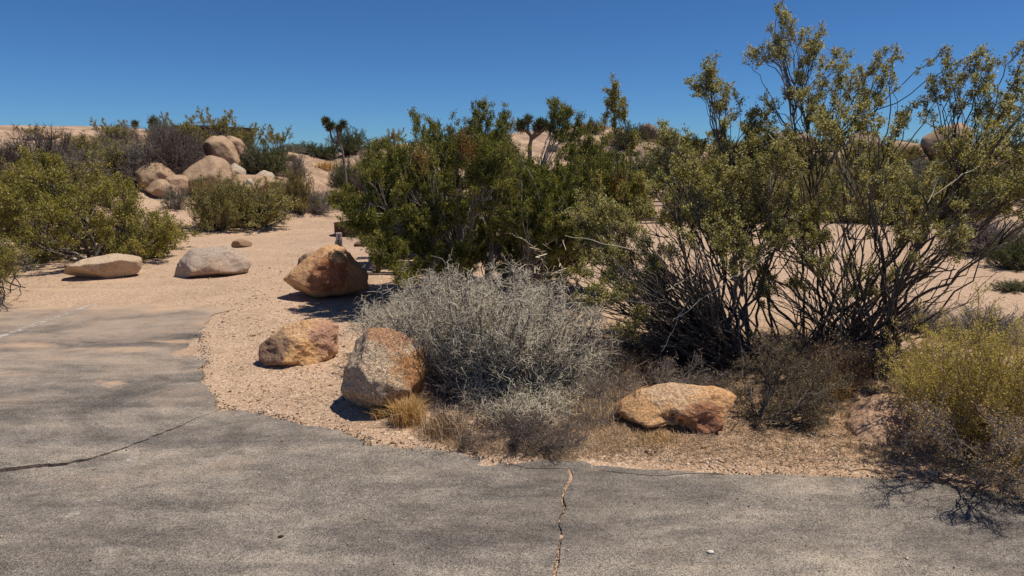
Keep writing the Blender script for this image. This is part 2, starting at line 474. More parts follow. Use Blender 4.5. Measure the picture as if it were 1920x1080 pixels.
M['twig_grey'] = mat_bark('silver_dry_twig', [(.40, .345, .25), (.64, .565, .43), (.86, .78, .62)])
M['twig_core'] = mat_bark('dark_dry_twig', [(.10, .085, .075), (.17, .15, .13), (.26, .235, .21)])
M['dead_brown'] = mat_bark('dead_brown_twig', [(.06, .045, .04), (.12, .09, .075), (.24, .19, .16)])
M['dead_grey'] = mat_bark('dead_grey_twig', [(.12, .10, .085), (.20, .17, .15), (.34, .30, .27)])

# ------------------------------------------------------------------ terrain and paving
def build_ground():
    r1 = np.exp(np.linspace(math.log(1.2), math.log(70), 430))
    r = np.concatenate([[0.0, .6], r1, [85, 110, 150, 220, 350, 600, 1200]])
    aF = np.radians(np.linspace(-48, 48, 400)); aB = np.radians(np.linspace(48, 312, 60))[1:-1]
    a = np.concatenate([aF, aB])
    R, A = np.meshgrid(r, a, indexing='ij')
    X, Y = R * np.sin(A), R * np.cos(A)
    Z = H(X, Y)
    n, m = X.shape
    V = np.stack([X, Y, Z], -1).reshape(-1, 3)
    I = np.arange(n * m).reshape(n, m)
    F = np.stack([I[:-1], np.roll(I[:-1], -1, 1), np.roll(I[1:], -1, 1), I[1:]], -1).reshape(-1, 4)
    F = F[:, ::-1]
    me = np_mesh('ground', V, F, smooth=True)
    me.validate()
    o = link_mesh('ground', me, M['sand']); tag(o, kind='structure')
build_ground()

def rough_line(pts, amp, step, seed):
    """resample a ground polyline and roughen it."""
    rng = np.random.default_rng(seed)
    pts = np.array(pts, float); out = []
    for a, b in zip(pts[:-1], pts[1:]):
        L = np.linalg.norm(b - a); n = max(1, min(160, int(L / step)))
        for i in range(n):
            out.append(a + (b - a) * i / n)
    out.append(pts[-1]); out = np.array(out)
    s = out * 6
    off = np.stack([fbm(s[:, 0], s[:, 1], seed, 4, seed), fbm(s[:, 0], s[:, 1], seed + 50.5, 4, seed + 7)], -1) * amp
    off += rng.normal(size=off.shape) * amp * .26
    off[0] = 0; off[-1] = 0
    return out + off

def PX(lst):
    return [tuple(float(c) for c in plane_hit(*p)) for p in lst]

def slab(name, outline, th=.035, top=0.0):
    bm = bmesh.new()
    vs_ = [bm.verts.new((x, y, top)) for x, y in outline]
    f = bm.faces.new(vs_)
    if f.normal.z < 0 or sum((outline[i][0] * outline[(i + 1) % len(outline)][1] - outline[(i + 1) % len(outline)][0] * outline[i][1]) for i in range(len(outline))) < 0:
        f.normal_flip()
    ex = bmesh.ops.extrude_face_region(bm, geom=[f])
    lo = [e for e in ex['geom'] if isinstance(e, bmesh.types.BMVert)]
    for v in lo: v.co.z -= th
    bmesh.ops.recalc_face_normals(bm, faces=bm.faces)
    me = bpy.data.meshes.new(name); bm.to_mesh(me); bm.free()
    o = link_mesh(name, me, M['asphalt']); tag(o, kind='structure')
    return o

J = (408, 770)
crack_px = [J, (380, 781), (350, 795), (300, 815), (240, 839), (170, 862), (100, 874), (40, 879), (0, 884), (-400, 940)]
crackA = rough_line(PX(crack_px), .022, .03, 3)
# upper side of the crack is set back a little: an open joint
wid = np.interp(np.arange(len(crackA)), [0, len(crackA) * .06, len(crackA) * .3, len(crackA) * .5, len(crackA)], [.006, .020, .030, .05, .06])
wid = wid + .006 * vnoise(np.arange(len(crackA)) * .35, 0, 0, 4)
crackA_up = crackA + np.stack([-wid * .3, wid], -1)
edge_left = rough_line(PX([(408, 764), (404, 742), (382, 712), (376, 690), (384, 655), (374, 620), (400, 590), (520, 560), (480, 545)]), .03, .04, 5)
upper = list(PX([(480, 545), (200, 541), (0, 540), (-900, 540)]))
far_left = [(-16.0, upper[-1][1]), (-16.0, crackA_up[-1][1])]
slab('asphalt_drive', [tuple(p) for p in crackA_up[::-1]] + [tuple(p) for p in edge_left] + upper + far_left)

top_edge = rough_line(PX([J, (440, 769), (470, 773), (520, 785), (570, 797), (620, 806), (660, 815), (690, 834), (730, 838), (790, 840), (850, 849), (900, 858), (945, 868)]), .030, .022, 8)
seam = rough_line(PX([(945, 868), (990, 879), (1064, 880)]), .006, .03, 9)
vcr = rough_line(PX([(1064, 880), (1067, 892), (1058, 910), (1054, 935), (1057, 955), (1049, 968), (1044, 985), (1050, 1005), (1045, 1030), (1042, 1060), (1034, 1100), (1030, 1300), (1020, 1700)]), .008, .025, 11)
w2 = .015 + .008 * vnoise(np.arange(len(vcr)) * .3, 0, 0, 6)
vcr_r = vcr + np.stack([w2, w2 * 0], -1)
seam2 = rough_line([tuple(vcr_r[0])] + PX([(1120, 882), (1180, 888), (1230, 893), (1290, 889), (1370, 890)]), .006, .03, 10)
right_edge = rough_line([tuple(seam2[-1])] + PX([(1450, 890), (1560, 893), (1640, 897), (1720, 901), (1800, 912), (1880, 928), (1960, 940), (2400, 980)]), .014, .03, 12)
slab('asphalt_road', [tuple(p) for p in crackA[::-1]] + [tuple(p) for p in top_edge[1:]] + [tuple(p) for p in seam[1:]] + [tuple(p) for p in vcr[1:]] +
     [(vcr[-1][0], -9), (-16, -9), (-16, crackA[-1][1])])
slab('asphalt_road', [tuple(p) for p in vcr_r[::-1]] + [tuple(p) for p in seam2[1:]] + [tuple(p) for p in right_edge[1:]] +
     [(16, right_edge[-1][1]), (16, -9), (vcr_r[-1][0], -9)])
up = .013
fr_low = np.concatenate([seam[1:], seam2[1:]]) + np.array([0, up])
fr_top = rough_line(PX([(1370, 887), (1300, 884), (1240, 880), (1190, 877), (1120, 872), (1090, 862), (1020, 861), (975, 868), (950, 871)]), .014, .03, 14)
slab('asphalt_fringe', [tuple(p) for p in fr_low] + [tuple(p) for p in fr_top[1:-1]], top=-.003)

def paint_line(pts, w, name, col, cover):
    t = NT(name)
    g = t.coord('Object')
    n = t.ramp(t.math('ADD', t.math('MULTIPLY', t.noise(g, 9, 6, .75), .7), t.math('MULTIPLY', t.noise(g, 1.4, 3), .3)), [(cover, 0.0), (cover + .12, 1.0)])
    tr = t.new('ShaderNodeBsdfTransparent')
    mx = t.new('ShaderNodeMixShader'); t.l.new(n, mx.inputs[0]); t.l.new(tr.outputs[0], mx.inputs[1])
    t.l.new(t.bsdf(col, .8), mx.inputs[2]); m = t.done(mx.outputs[0])
    P = rough_line(pts, .006, .05, 77)
    d = unit(np.gradient(P, axis=0)); nrm = np.stack([-d[:, 1], d[:, 0]], -1)
    a, b = P + nrm * w / 2, P - nrm * w / 2
    n_ = len(P)
    V = np.concatenate([np.c_[a, np.full(n_, .003)], np.c_[b, np.full(n_, .003)]])
    i = np.arange(n_ - 1)
    F = np.stack([i, i + n_, i + 1 + n_, i + 1], -1)
    o = link_mesh(name, np_mesh(name, V, F), m); tag(o, kind='structure')
paint_line(PX([(-120, 677), (0, 632), (90, 601), (160, 577), (200, 563)]), .085, 'parking_line', (.46, .41, .35), .405)
paint_line(PX([(255, 855), (225, 892), (190, 925), (140, 965), (105, 1000)]), .06, 'parking_line', (.42, .37, .32), .49)

# ------------------------------------------------------------------ rocks
def rock(name, label, cx, cy, outline, dfront, depth, m, p=9, amp=.035, sub=5, seed=0, tilt=.42, extra=(), group=None, cat='boulder', fscale=3.6, sink=0.0, dent=(), radial=False, facets=4, cf=.2, lift=True):
    """outline: photo polygon, clockwise or not, taken as the silhouette; dfront: distance of the front foot."""
    _x, _y, _z = ray(cx, cy)
    lat = 1.0 if radial else math.hypot(_x, _y) / _y
    d = dfront * lat + depth * cf
    c = W(cx, cy, d)
    s = np.linalg.norm(c - np.array([0, 0, CAM_H])) / FPX
    P = np.array([((x - cx) * s, -(y - cy) * s) for x, y in outline])
    if np.sum(P[:, 0] * np.roll(P[:, 1], -1) - np.roll(P[:, 0], -1) * P[:, 1]) < 0: P = P[::-1]
    planes = []
    for a, b in zip(P, np.roll(P, -1, 0)):
        e = b - a; nn = np.array([e[1], -e[0]]) / np.linalg.norm(e)
        h = max(.02, float(nn @ a))
        for sg in (-1, 1):
            planes.append((nn[0] * math.cos(tilt), sg * math.sin(tilt), nn[1] * math.cos(tilt), h))
    hd = depth / 2
    planes += [(0, -1, 0, hd), (0, 1, 0, hd)]
    for (nx, ny, nz, h) in extra:
        q = math.sqrt(nx * nx + ny * ny + nz * nz); planes.append((nx / q, ny / q, nz / q, h))
    PL = np.array(planes)
    bm = bmesh.new(); bmesh.ops.create_icosphere(bm, subdivisions=sub + 1, radius=1)
    D = np.array([v.co[:] for v in bm.verts])
    def rad(Q, PL, p):
        dots = np.maximum(Q @ PL[:, :3].T, 0) / PL[:, 3]
        mx_ = dots.max(1)
        return 1.0 / (mx_ * np.sum((dots / mx_[:, None]) ** p, 1) ** (1.0 / p))
    p = p * 2.6
    rg = np.random.default_rng(seed + 500)
    fd = unit(rg.normal(size=(facets, 3)) * np.array([.8, .6, .8]) - np.array([0, .7, 0]))
    if facets:
        PL = np.concatenate([PL, np.c_[fd, rad(fd, PL, p) * rg.uniform(.84, .97, facets)]])
    r = rad(D, PL, p)
    V = D * r[:, None]
    sz = np.abs(V).max()
    q = V / sz * fscale + seed * 3.1
    nzv = fbm(q[:, 0], q[:, 1], q[:, 2], 5, seed)
    rid = 1 - np.abs(fbm(q[:, 0] * .8 + 9, q[:, 1] * .8, q[:, 2] * .8, 3, seed + 30))
    V = V * (1 + amp * nzv + amp * .5 * (rid - .7))[:, None]
    for (dx, dy, dz, rad, dep) in dent:
        dd = np.linalg.norm(V - np.array([dx, dy, dz]), axis=1)
        V = V * (1 - dep * sstep(rad, rad * .35, dd) * (1 + .5 * vnoise(q[:, 0] * 3, q[:, 1] * 3, q[:, 2] * 3, seed + 3)))[:, None]
    lowz = float(H(c[0], c[1])) - .03 - c[2]
    neg = V[:, 2] < 0
    zm = V[:, 2].min()
    if lift and zm < lowz - .06: c[2] += (lowz - .06 - zm) * .7
    if zm > lowz: V[neg, 2] += (V[neg, 2] / zm) ** 3 * (lowz - zm)
    for v, k in zip(bm.verts, V): v.co = k
    for f in bm.faces: f.smooth = True
    me = bpy.data.meshes.new(name); bm.to_mesh(me); bm.free()
    ang = math.atan2(c[0], c[1])
    o = link_mesh(name, me, m)
    o.location = (c[0], c[1], c[2] - sink); o.rotation_euler = (0, 0, -ang)
    return tag(o, label, cat, group)

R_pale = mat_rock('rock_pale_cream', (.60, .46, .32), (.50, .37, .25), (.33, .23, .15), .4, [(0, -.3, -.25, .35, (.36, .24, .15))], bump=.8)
R_grey = mat_rock('rock_grey_brown', (.38, .30, .24), (.46, .36, .28), (.22, .16, .12), .5, [(0, -.5, -.2, .4, (.44, .30, .21))])
R_small = mat_rock('rock_brown', (.36, .23, .14), (.28, .17, .10), (.16, .10, .06), .5)
R_orange = mat_rock('rock_orange_scar', (.60, .33, .15), (.66, .43, .24), (.32, .15, .065), .35,
                    [(.05, -.30, .04, .26, (.33, .12, .055)), (.02, -.33, .06, .14, (.40, .15, .075)), (-.15, -.30, -.05, .14, (.30, .13, .06)), (.0, 0, -.32, .20, (.46, .23, .11))], bump=.85)
R_orange2 = mat_rock('rock_tan_top', (.52, .36, .22), (.44, .28, .16), (.24, .14, .08), .4, [(-.25, -.1, .0, .15, (.14, .08, .05))])
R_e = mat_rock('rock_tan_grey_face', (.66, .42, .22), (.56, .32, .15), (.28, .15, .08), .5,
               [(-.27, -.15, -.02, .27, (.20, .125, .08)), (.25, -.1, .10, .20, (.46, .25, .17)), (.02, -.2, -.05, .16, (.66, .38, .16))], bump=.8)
R_f = mat_rock('rock_speckled_cream', (.80, .62, .43), (.72, .52, .33), (.34, .22, .14), .7,
               [(.27, -.1, -.05, .27, (.62, .27, .07)), (.08, -.05, .30, .20, (.62, .32, .17)), (.14, -.2, -.20, .18, (.44, .19, .08)), (-.2, -.2, -.25, .14, (.50, .34, .22))], crackle=.4, scale=1.0, bump=.9)
R_g = mat_rock('rock_orange_slab', (.66, .39, .18), (.56, .31, .14), (.28, .13, .06), .55,
               [(.2, -.25, -.04, .2, (.30, .13, .07)), (-.05, 0, .12, .2, (.62, .42, .25))], bump=.8)
R_h = mat_rock('rock_pink_half_buried', (.52, .34, .22), (.42, .25, .15), (.24, .13, .08), .7, [(-.28, -.1, .08, .10, (.26, .12, .08))])  # small dark brown spot paints the shade of a hollow at top left
R_out = mat_rock('granite_tan', (.47, .32, .205), (.38, .25, .155), (.20, .13, .08), .35, scale=.7, bump=.7)
R_out2 = mat_rock('granite_pale', (.50, .41, .31), (.42, .33, .24), (.24, .18, .13), .35, scale=.7, bump=.7)
R_dark = mat_rock('granite_dark_ridge', (.22, .16, .12), (.30, .22, .16), (.12, .08, .06), .3, scale=.4)

gd = lambda py: float(gdist(py))
rock('boulder', 'flat cream slab boulder at the sand edge below the yellow-green bush', 187, 503,
     [(128, 513), (136, 501), (167, 487), (212, 482), (238, 490), (245, 503), (236, 516), (182, 524), (132, 522)], gd(525), .75, R_pale, p=14, seed=2, facets=3, amp=.05, extra=[(0, -.75, .66, .22), (-.3, -.6, -.75, .13)])
rock('boulder', 'grey-brown humped boulder with a pale sheer front face, left of the path', 394, 493,
     [(333, 520), (340, 503), (354, 482), (370, 468), (422, 467), (442, 478), (452, 494), (450, 511), (434, 518)], gd(518), .8, R_grey, p=14, seed=5, facets=3, amp=.05, extra=[(-.15, -.72, .66, .24), (0, -1, -.1, .33)])
rock('rock', 'small brown rock alone on the sand path beyond the grey-brown boulder', 456, 455,
     [(438, 463), (437, 448), (450, 447), (472, 455), (475, 463)], gd(464), .3, R_small, p=8, seed=8, sub=4, cat='rock')
rock('boulder', 'tan boulder mostly hidden behind the big orange boulder', 607, 493,
     [(564, 510), (564, 488), (576, 474), (600, 464), (630, 464), (650, 480), (655, 520), (572, 520)], gd(524) , .6, R_orange2, p=8, seed=11)
rock('boulder', 'big rounded orange boulder with a dark red broken face, on the sand', 610, 518,
     [(534, 530), (538, 518), (556, 504), (580, 486), (600, 470), (622, 462), (645, 472), (668, 498), (683, 520), (680, 542), (660, 560), (630, 568), (595, 568), (570, 560), (540, 544)], gd(562), .72, R_orange, p=7, seed=14, amp=.045,
     extra=[(.1, -.93, .38, .30), (-.45, -.85, .15, .33), (.5, -.8, .1, .33), (0, -.72, -.70, .25), (-.55, -.35, -.76, .275)], dent=[(.03, -.30, .08, .18, .10), (-.16, -.28, -.03, .11, .07)], tilt=.5, sink=.0, facets=2)
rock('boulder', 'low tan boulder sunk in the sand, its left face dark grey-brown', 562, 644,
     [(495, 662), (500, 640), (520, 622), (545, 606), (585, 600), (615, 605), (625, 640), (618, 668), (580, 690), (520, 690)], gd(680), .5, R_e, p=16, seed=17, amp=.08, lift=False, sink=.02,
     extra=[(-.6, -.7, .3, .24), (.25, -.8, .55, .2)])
rock('rock', 'little dark angular rock on the far rim of the low tan boulder', 597, 606,
     [(585, 610), (588, 600), (604, 598), (609, 608), (604, 614)], gd(612) - .02, .1, R_small, p=9, seed=19, sub=3, cat='rock')
rock('boulder', 'tall cream speckled boulder with a rusty orange right side, against the grey bush', 722, 695,
     [(652, 738), (656, 690), (666, 640), (690, 626), (730, 627), (775, 645), (792, 690), (790, 735), (762, 775), (715, 772), (680, 755)], gd(768), .55, R_f, p=20, seed=23, amp=.04, facets=5,
     extra=[(-.05, -.75, .66, .225), (-.6, -.6, -.5, .26)], tilt=.55)
rock('boulder', 'flat orange slab boulder with a dark undercut, in dry grass by the road', 1268, 775,
     [(1160, 784), (1176, 768), (1205, 750), (1255, 734), (1325, 733), (1364, 745), (1370, 768), (1360, 800), (1330, 820), (1250, 826), (1190, 806)], gd(815) + .05, .55, R_g, p=18, seed=29, amp=.07, facets=2,
     extra=[(-.1, -.62, .78, .15), (.35, -.8, .45, .19)], dent=[(-.02, -.25, -.08, .16, .42), (.10, -.24, -.10, .12, .35), (.2, -.2, -.02, .09, .2)])
rock('boulder', 'pinkish boulder half buried under the yellow-green roadside bush', 1672, 755,
     [(1600, 795), (1606, 745), (1640, 722), (1700, 712), (1780, 726), (1810, 790), (1790, 850), (1680, 860), (1620, 845)], gd(815), .7, R_h, p=13, seed=31, amp=.07, lift=False, sink=.11,
     extra=[(-.2, -.7, .68, .2)])

def far_rock(name, label, outline, m, seed, depth=None, p=11, amp=.06, cat='boulder', group=None, d=None, fscale=2.0, extra=()):
    xs = [a for a, b in outline]; ys = [b for a, b in outline]
    cx, cy = sum(xs) / len(xs), sum(ys) / len(ys)
    if d is None or d < 22: d = float(np.hypot(*hit(cx, max(ys))[:2]))
    dep = depth or (max(xs) - min(xs)) * d / FPX * .9
    return rock(name, label, cx, cy, outline, d - .1 * dep, dep, m, p=p, seed=seed, amp=amp, sub=4, tilt=.35, fscale=fscale, group=group, cat=cat, extra=extra, radial=True, facets=8, cf=.45)

for i, (x0, y0, w_, h_, lab) in enumerate(((1150, 300, 34, 16, 'tan boulder on the bare hillside below the crest, nearest the slim creosote'), (1215, 322, 40, 18, 'low tan boulder on the bare hillside under the brown clumps'),
        (1262, 300, 26, 14, 'small tan boulder at the right end of the bare hillside'), (1300, 292, 44, 20, 'brown boulder between hillside shrubs right of the bare slope'), (1075, 300, 30, 14, 'pale boulder on the hillside right of the forked Joshua tree'),
        (700, 300, 24, 10, 'flat tan rock on the slope left of the juniper'), (90, 262, 50, 14, 'long tan rock on the left sand crest'), (545, 300, 34, 14, 'tan rock on the slope left of the yucca'))):
    far_rock('boulder', lab, [(x0 - w_ / 2, y0), (x0 - w_ * .4, y0 - h_ * .7), (x0 - w_ * .1, y0 - h_), (x0 + w_ * .35, y0 - h_ * .8), (x0 + w_ / 2, y0), (x0, y0 + h_ * .2)], R_out, 60 + i)
for i, (x0, y0, w_, h_, lab) in enumerate(((1355, 300, 60, 26, 'brown outcrop on the slope behind the spreading creosote, leftmost behind it'), (1485, 296, 70, 26, 'brown rock pile under the dark skyline ridge'),
        (1690, 296, 60, 26, 'tan rock on the ridge left of the rounded skyline boulder'), (1870, 292, 60, 24, 'tan rock low on the ridge right of the rounded skyline boulder'))):
    far_rock('boulder', lab, [(x0 - w_ / 2, y0), (x0 - w_ * .4, y0 - h_ * .7), (x0 - w_ * .1, y0 - h_), (x0 + w_ * .35, y0 - h_ * .8), (x0 + w_ / 2, y0), (x0, y0 + h_ * .2)], R_out, 90 + i)
D0 = 16.2
far_rock('boulder', 'broad low bedrock hump under the perched boulder and the pale rocks', [(390, 378), (410, 345), (450, 335), (500, 338), (530, 352), (545, 378)], R_out, 57)
far_rock('boulder', 'large rounded tan boulder perched highest on the left outcrop', [(386, 285), (390, 268), (404, 260), (424, 262), (436, 278), (446, 300), (450, 326), (425, 330), (400, 318), (392, 300)], R_out, 41, d=D0 + 1.2)
far_rock('boulder', 'rounded boulder leaning on the perched boulder, right of its split', [(420, 268), (432, 261), (452, 266), (461, 280), (460, 304), (450, 322), (434, 322), (428, 300)], R_out, 42, d=D0 + 1.5)
far_rock('boulder', 'sloping grey-tan rock below and left of the perched boulder', [(325, 374), (342, 346), (366, 322), (392, 306), (418, 314), (436, 340), (442, 374)], R_out, 43, d=D0 + .6)
far_rock('boulder', 'domed tan boulder at the left end of the outcrop', [(264, 360), (266, 328), (280, 314), (302, 314), (322, 332), (330, 362)], R_out, 44, d=D0)
far_rock('boulder', 'low tan boulder between the domed one and the sloping rock', [(312, 352), (318, 336), (340, 330), (355, 342), (356, 366), (318, 370)], R_out, 45, d=D0 - .3)
far_rock('boulder', 'wide low tan rock in front of the domed boulder', [(275, 372), (280, 350), (305, 343), (330, 352), (335, 375)], R_out, 49, d=D0 - .5)
far_rock('boulder', 'small rounded boulder under the perched boulder', [(425, 352), (428, 318), (442, 310), (458, 320), (462, 352)], R_out2, 46, d=D0 + .3)
far_rock('boulder', 'pale rounded boulder rising right of the outcrop shrubs', [(478, 360), (484, 328), (496, 318), (510, 324), (520, 345), (522, 360)], R_out2, 47, d=D0 + .3)
far_rock('boulder', 'whitish cracked rock among the shrubs under the outcrop', [(455, 368), (458, 340), (470, 332), (482, 345), (485, 370)], R_out2, 48, d=D0 - .1, amp=.09, p=9)
far_rock('boulder', 'dark jagged rock in the shade of the dead brush', [(328, 312), (332, 300), (350, 294), (362, 302), (364, 318), (345, 326)], R_out, 50, d=D0 + .8, amp=.08)
far_rock('boulder', 'rounded tan boulder on the right skyline seen through the tall branches', [(1742, 285), (1745, 258), (1765, 243), (1790, 236), (1810, 246), (1814, 285)], R_out, 51, d=36)
far_rock('rock_outcrop', 'dark low rocky ridge on the skyline left of the tallest branches', [(1430, 290), (1436, 268), (1460, 258), (1500, 257), (1530, 272), (1535, 292)], R_dark, 52, d=42, amp=.09, p=9, cat='rock outcrop')
far_rock('rock_outcrop', 'dark jagged rock on the skyline below the Joshua tree head at right', [(1590, 292), (1598, 262), (1612, 250), (1635, 252), (1650, 275), (1652, 295)], R_dark, 53, d=40, amp=.09, p=9, cat='rock outcrop')
far_rock('rock_outcrop', 'brown rocky knob on the hill crest above the bare slope', [(1185, 262), (1195, 246), (1215, 240), (1232, 250), (1240, 268)], R_dark, 54, d=40, amp=.08, p=9, cat='rock outcrop')

# ------------------------------------------------------------------ plants
def inside(poly, n, rng):
    P = np.array(poly, float); lo, hi = P.min(0), P.max(0)
    out = np.zeros((0, 2))
    while len(out) < n:
        q = rng.uniform(lo, hi, (n * 3, 2)); c = np.zeros(len(q), bool)
        for a, b in zip(P, np.roll(P, -1, 0)):
            with np.errstate(divide='ignore', invalid='ignore'):
                cond = ((a[1] > q[:, 1]) != (b[1] > q[:, 1])) & (q[:, 0] < (b[0] - a[0]) * (q[:, 1] - a[1]) / (b[1] - a[1]) + a[0])
            c ^= cond
        out = np.concatenate([out, q[c]])
    return out[:n]

def crown_pts(poly, n, d0, d1, rng, zmin=.04):
    """world points filling the volume whose outline is poly, between distances d0 and d1."""
    q = inside(poly, n, rng); P = np.array(poly, float)
    cx = (P[:, 0].max() + P[:, 0].min()) / 2; hw = (P[:, 0].max() - P[:, 0].min()) / 2
    mid, hd = (d0 + d1) / 2, (d1 - d0) / 2
    k = np.sqrt(np.clip(1.05 - ((q[:, 0] - cx) / hw) ** 2, .05, 1))
    d = mid + hd * k * rng.uniform(-1, 1, n)
    rx_, ry_, _ = ray(q[:, 0], q[:, 1])
    d = np.minimum(d, gdist(q[:, 1]) * .985 * np.hypot(rx_, ry_) / ry_)
    w = W(q[:, 0], q[:, 1], d).T
    w[:, 2] = np.maximum(w[:, 2], zmin)
    return w

def crown_clusters(poly, nc, per, d0, d1, rng, sig=.09, zmin=.04):
    c = np.repeat(crown_pts(poly, nc, d0, d1, rng, zmin), per, 0)
    c = c + rng.normal(size=c.shape) * sig
    c[:, 2] = np.maximum(c[:, 2], zmin)
    return c

def stems_to(base, targets, rng, jit=.06, lean=.5, sag=0.0):
    n = len(targets)
    P0 = np.repeat(np.array(base, float)[None], n, 0) + np.c_[rng.normal(size=(n, 2)) * jit, np.full(n, -.03)]
    d = targets - P0; L = np.linalg.norm(d, axis=1, keepdims=True)
    mid = P0 + d * rng.uniform(.4, .6, (n, 1))
    out = np.c_[d[:, :2], np.zeros(n)] * lean * .3
    P1 = mid + out + rng.normal(size=(n, 3)) * L * .06 - np.array([0, 0, 1]) * L * sag
    P1[:, 2] = np.maximum(P1[:, 2], P0[:, 2] + .04)
    return (P0, P1, targets)

def limbs_to(base, targets, rng, nl, jit=.1, lean=.6, r0=.03, r1=.008, s0=.007, s1=.003, reach=(.6, .85), xyw=0.0):
    """a few main limbs, each target tip joined to the best limb instead of to the root."""
    nb = max(8, int(nl * .36)); n2 = nl - nb
    tsel = np.array([.18, .3, .42, .55, .68, .8, .92])
    def attach(A, T):
        n = len(A[0])
        C = bez(A, np.repeat(tsel[None], n, 0)).reshape(-1, 3)
        tn = np.stack([bez_tan(A, np.full(n, t)) for t in tsel], 1).reshape(-1, 3)
        v = T[:, None] - C[None]
        dist = np.linalg.norm(v, axis=2)
        cosa = np.sum(v * tn[None], 2) / np.maximum(dist, 1e-6)
        dist_ = dist + xyw * np.linalg.norm(v[..., :2], axis=2)
        cost = dist_ * (1.3 - cosa) * rng.uniform(.7, 1.4, dist.shape) + np.where(v[..., 2] < -.1, .3, 0)
        j = cost.argmin(1)
        P0 = C[j]; d = T - P0; D = np.linalg.norm(d, axis=1, keepdims=True)
        P1 = P0 + tn[j] * D * .35 + d * .2 + rng.normal(size=P0.shape) * D * .12
        return (P0, P1, T)
    def pick(n, lo, hi):
        q = targets[rng.choice(len(targets), n, replace=len(targets) < n)]
        return np.array(base) + (q - np.array(base)) * rng.uniform(lo, hi, (n, 1))
    A = stems_to(base, pick(nb, reach[0] * .8, reach[1]), rng, jit, lean)
    A2 = attach(A, pick(n2, reach[0], reach[1]))
    A2 = tuple(np.concatenate([a, b]) for a, b in zip(A, A2))
    A3 = attach(A2, targets)
    ka = rng.uniform(.6, 1.35, nb); kb = rng.uniform(.6, 1.3, n2); kc = rng.uniform(.7, 1.3, len(targets))
    return tuple(np.concatenate([a, b]) for a, b in zip(A2, A3)), (np.r_[r0 * ka, r0 * .62 * kb, s0 * kc], np.r_[r1 * ka, r1 * .7 * kb, s1 * kc])

def kids(B, R, per, t0, t1, length, spread, up, rng, rk=.6, taper=.55):
    n = len(B[0]); i = np.repeat(np.arange(n), per)
    Bi = tuple(b[i] for b in B)
    t = t0 + (t1 - t0) * ((np.tile(np.arange(per), n) + rng.random(n * per)) / per)
    pos = bez(Bi, t); tan = bez_tan(Bi, t)
    d = unit(tan + spread * rng.normal(size=tan.shape) * .6 + np.array([0, 0, up]))
    L = length * rng.uniform(.5, 1.3, (n * per, 1)) * (1.15 - taper * t[:, None])
    tip = pos + d * L + np.array([0, 0, up * .25]) * L
    c = pos + unit(tan + d) * L * .45 + rng.normal(size=tan.shape) * L * .08
    r = (R[0][i] * (1 - t) + R[1][i] * t)
    return (pos, c, tip), (r * rk, r * rk * .45)

def lines(B, R, k, rng, wig=.0):
    n = len(B[0])
    t = np.linspace(0, 1, k)[None].repeat(n, 0)
    P = bez(B, t)
    if wig:
        L = np.linalg.norm(B[2] - B[0], axis=1)[:, None, None]
        w = rng.normal(size=P.shape); w[:, 0] = 0
        w = np.cumsum(w, 1); w = (w - w[:, -1:] * t[..., None]) * .55 + rng.normal(size=P.shape) * .45
        w = w * L * wig; w[:, 0] = 0
        P = P + w
    Rr = R[0][:, None] * (1 - t) + R[1][:, None] * t
    return P, Rr

def on_twigs(B, per, t0, jit, rng):
    n = len(B[0]); i = np.repeat(np.arange(n), per)
    Bi = tuple(b[i] for b in B)
    t = rng.uniform(t0, 1.02, n * per)
    return bez(Bi, t) + rng.normal(size=(n * per, 3)) * jit, bez_tan(Bi, t)

def plant(name, label, cat, base, B0, R0, seed, levels, leaf, bark, leafmat, k0=9, sides0=5, wig0=.012, group=None, extra_leaf=None, flower=None,
          twig_mat=None, foliage_name='foliage', branch_name='branches', wigN=.05, rmin=(.0011, .0007), bare=0):
    """levels: list of (per, t0, t1, length, spread, up, rk); leaf: (per, t0, jitter, L, W, upness)"""
    rng = np.random.default_rng(seed)
    root = empty(name, base, label, cat, group)
    off = np.array([float(c) for c in base])
    parts = [tubes(*lines(B0, R0, k0, rng, wig0), sides0, rng)]
    B, R = tuple(b[bare:] for b in B0), tuple(r[bare:] for r in R0); tw = []
    tint_ = rng.random(len(B[0]))
    for li, (per, t0, t1, ln, sp, up, rk) in enumerate(levels):
        B, R = kids(B, R, per, t0, t1, ln, sp, up, rng, rk)
        R = (np.maximum(R[0], rmin[0]), np.maximum(R[1], rmin[1]))
        last = li == len(levels) - 1
        g = tubes(*lines(B, R, 4 if last else 6, rng, wigN), 3, rng)
        (tw if (twig_mat is not None and li >= 1) else parts).append(g)
    V, F, v = join(parts)
    link_mesh(branch_name, np_mesh(branch_name, V - off, F, v, True), bark, root)
    if tw:
        V, F, v = join(tw); link_mesh('twigs', np_mesh('twigs', V - off, F, v, True), twig_mat, root)
    if leaf:
        per, t0, jit, L, Wd, upn = leaf
        pos, tan = on_twigs(B, per, t0, jit, rng)
        d = tan * .7 + rng.normal(size=pos.shape) * .75 + np.array([0, 0, upn])
        V, F, v = leaves(pos, d, L, Wd, rng)
        v = np.clip(v * .7 + .3 * np.repeat(tint_, len(v) // len(tint_)), 0, 1)
        if extra_leaf is not None: V, F, v = join([(V, F, v), extra_leaf])
        link_mesh(foliage_name, np_mesh(foliage_name, V - off, F, v), leafmat, root)
    if flower:
        per, jit, L, fm = flower
        sel = rng.random(len(B[0])) < .45
        Bs = tuple(b[sel] for b in B)
        pos, tan = on_twigs(Bs, per, .4, jit, rng)
        V, F, v = leaves(pos, rng.normal(size=pos.shape) + np.array([0, 0, .6]), L, L * .8, rng)
        link_mesh('seed_heads', np_mesh('seed_heads', V - off, F, v), fm, root)
    return root

def radii(n, r0, r1, rng):
    k = rng.uniform(.65, 1.35, n)
    return r0 * k, r1 * k

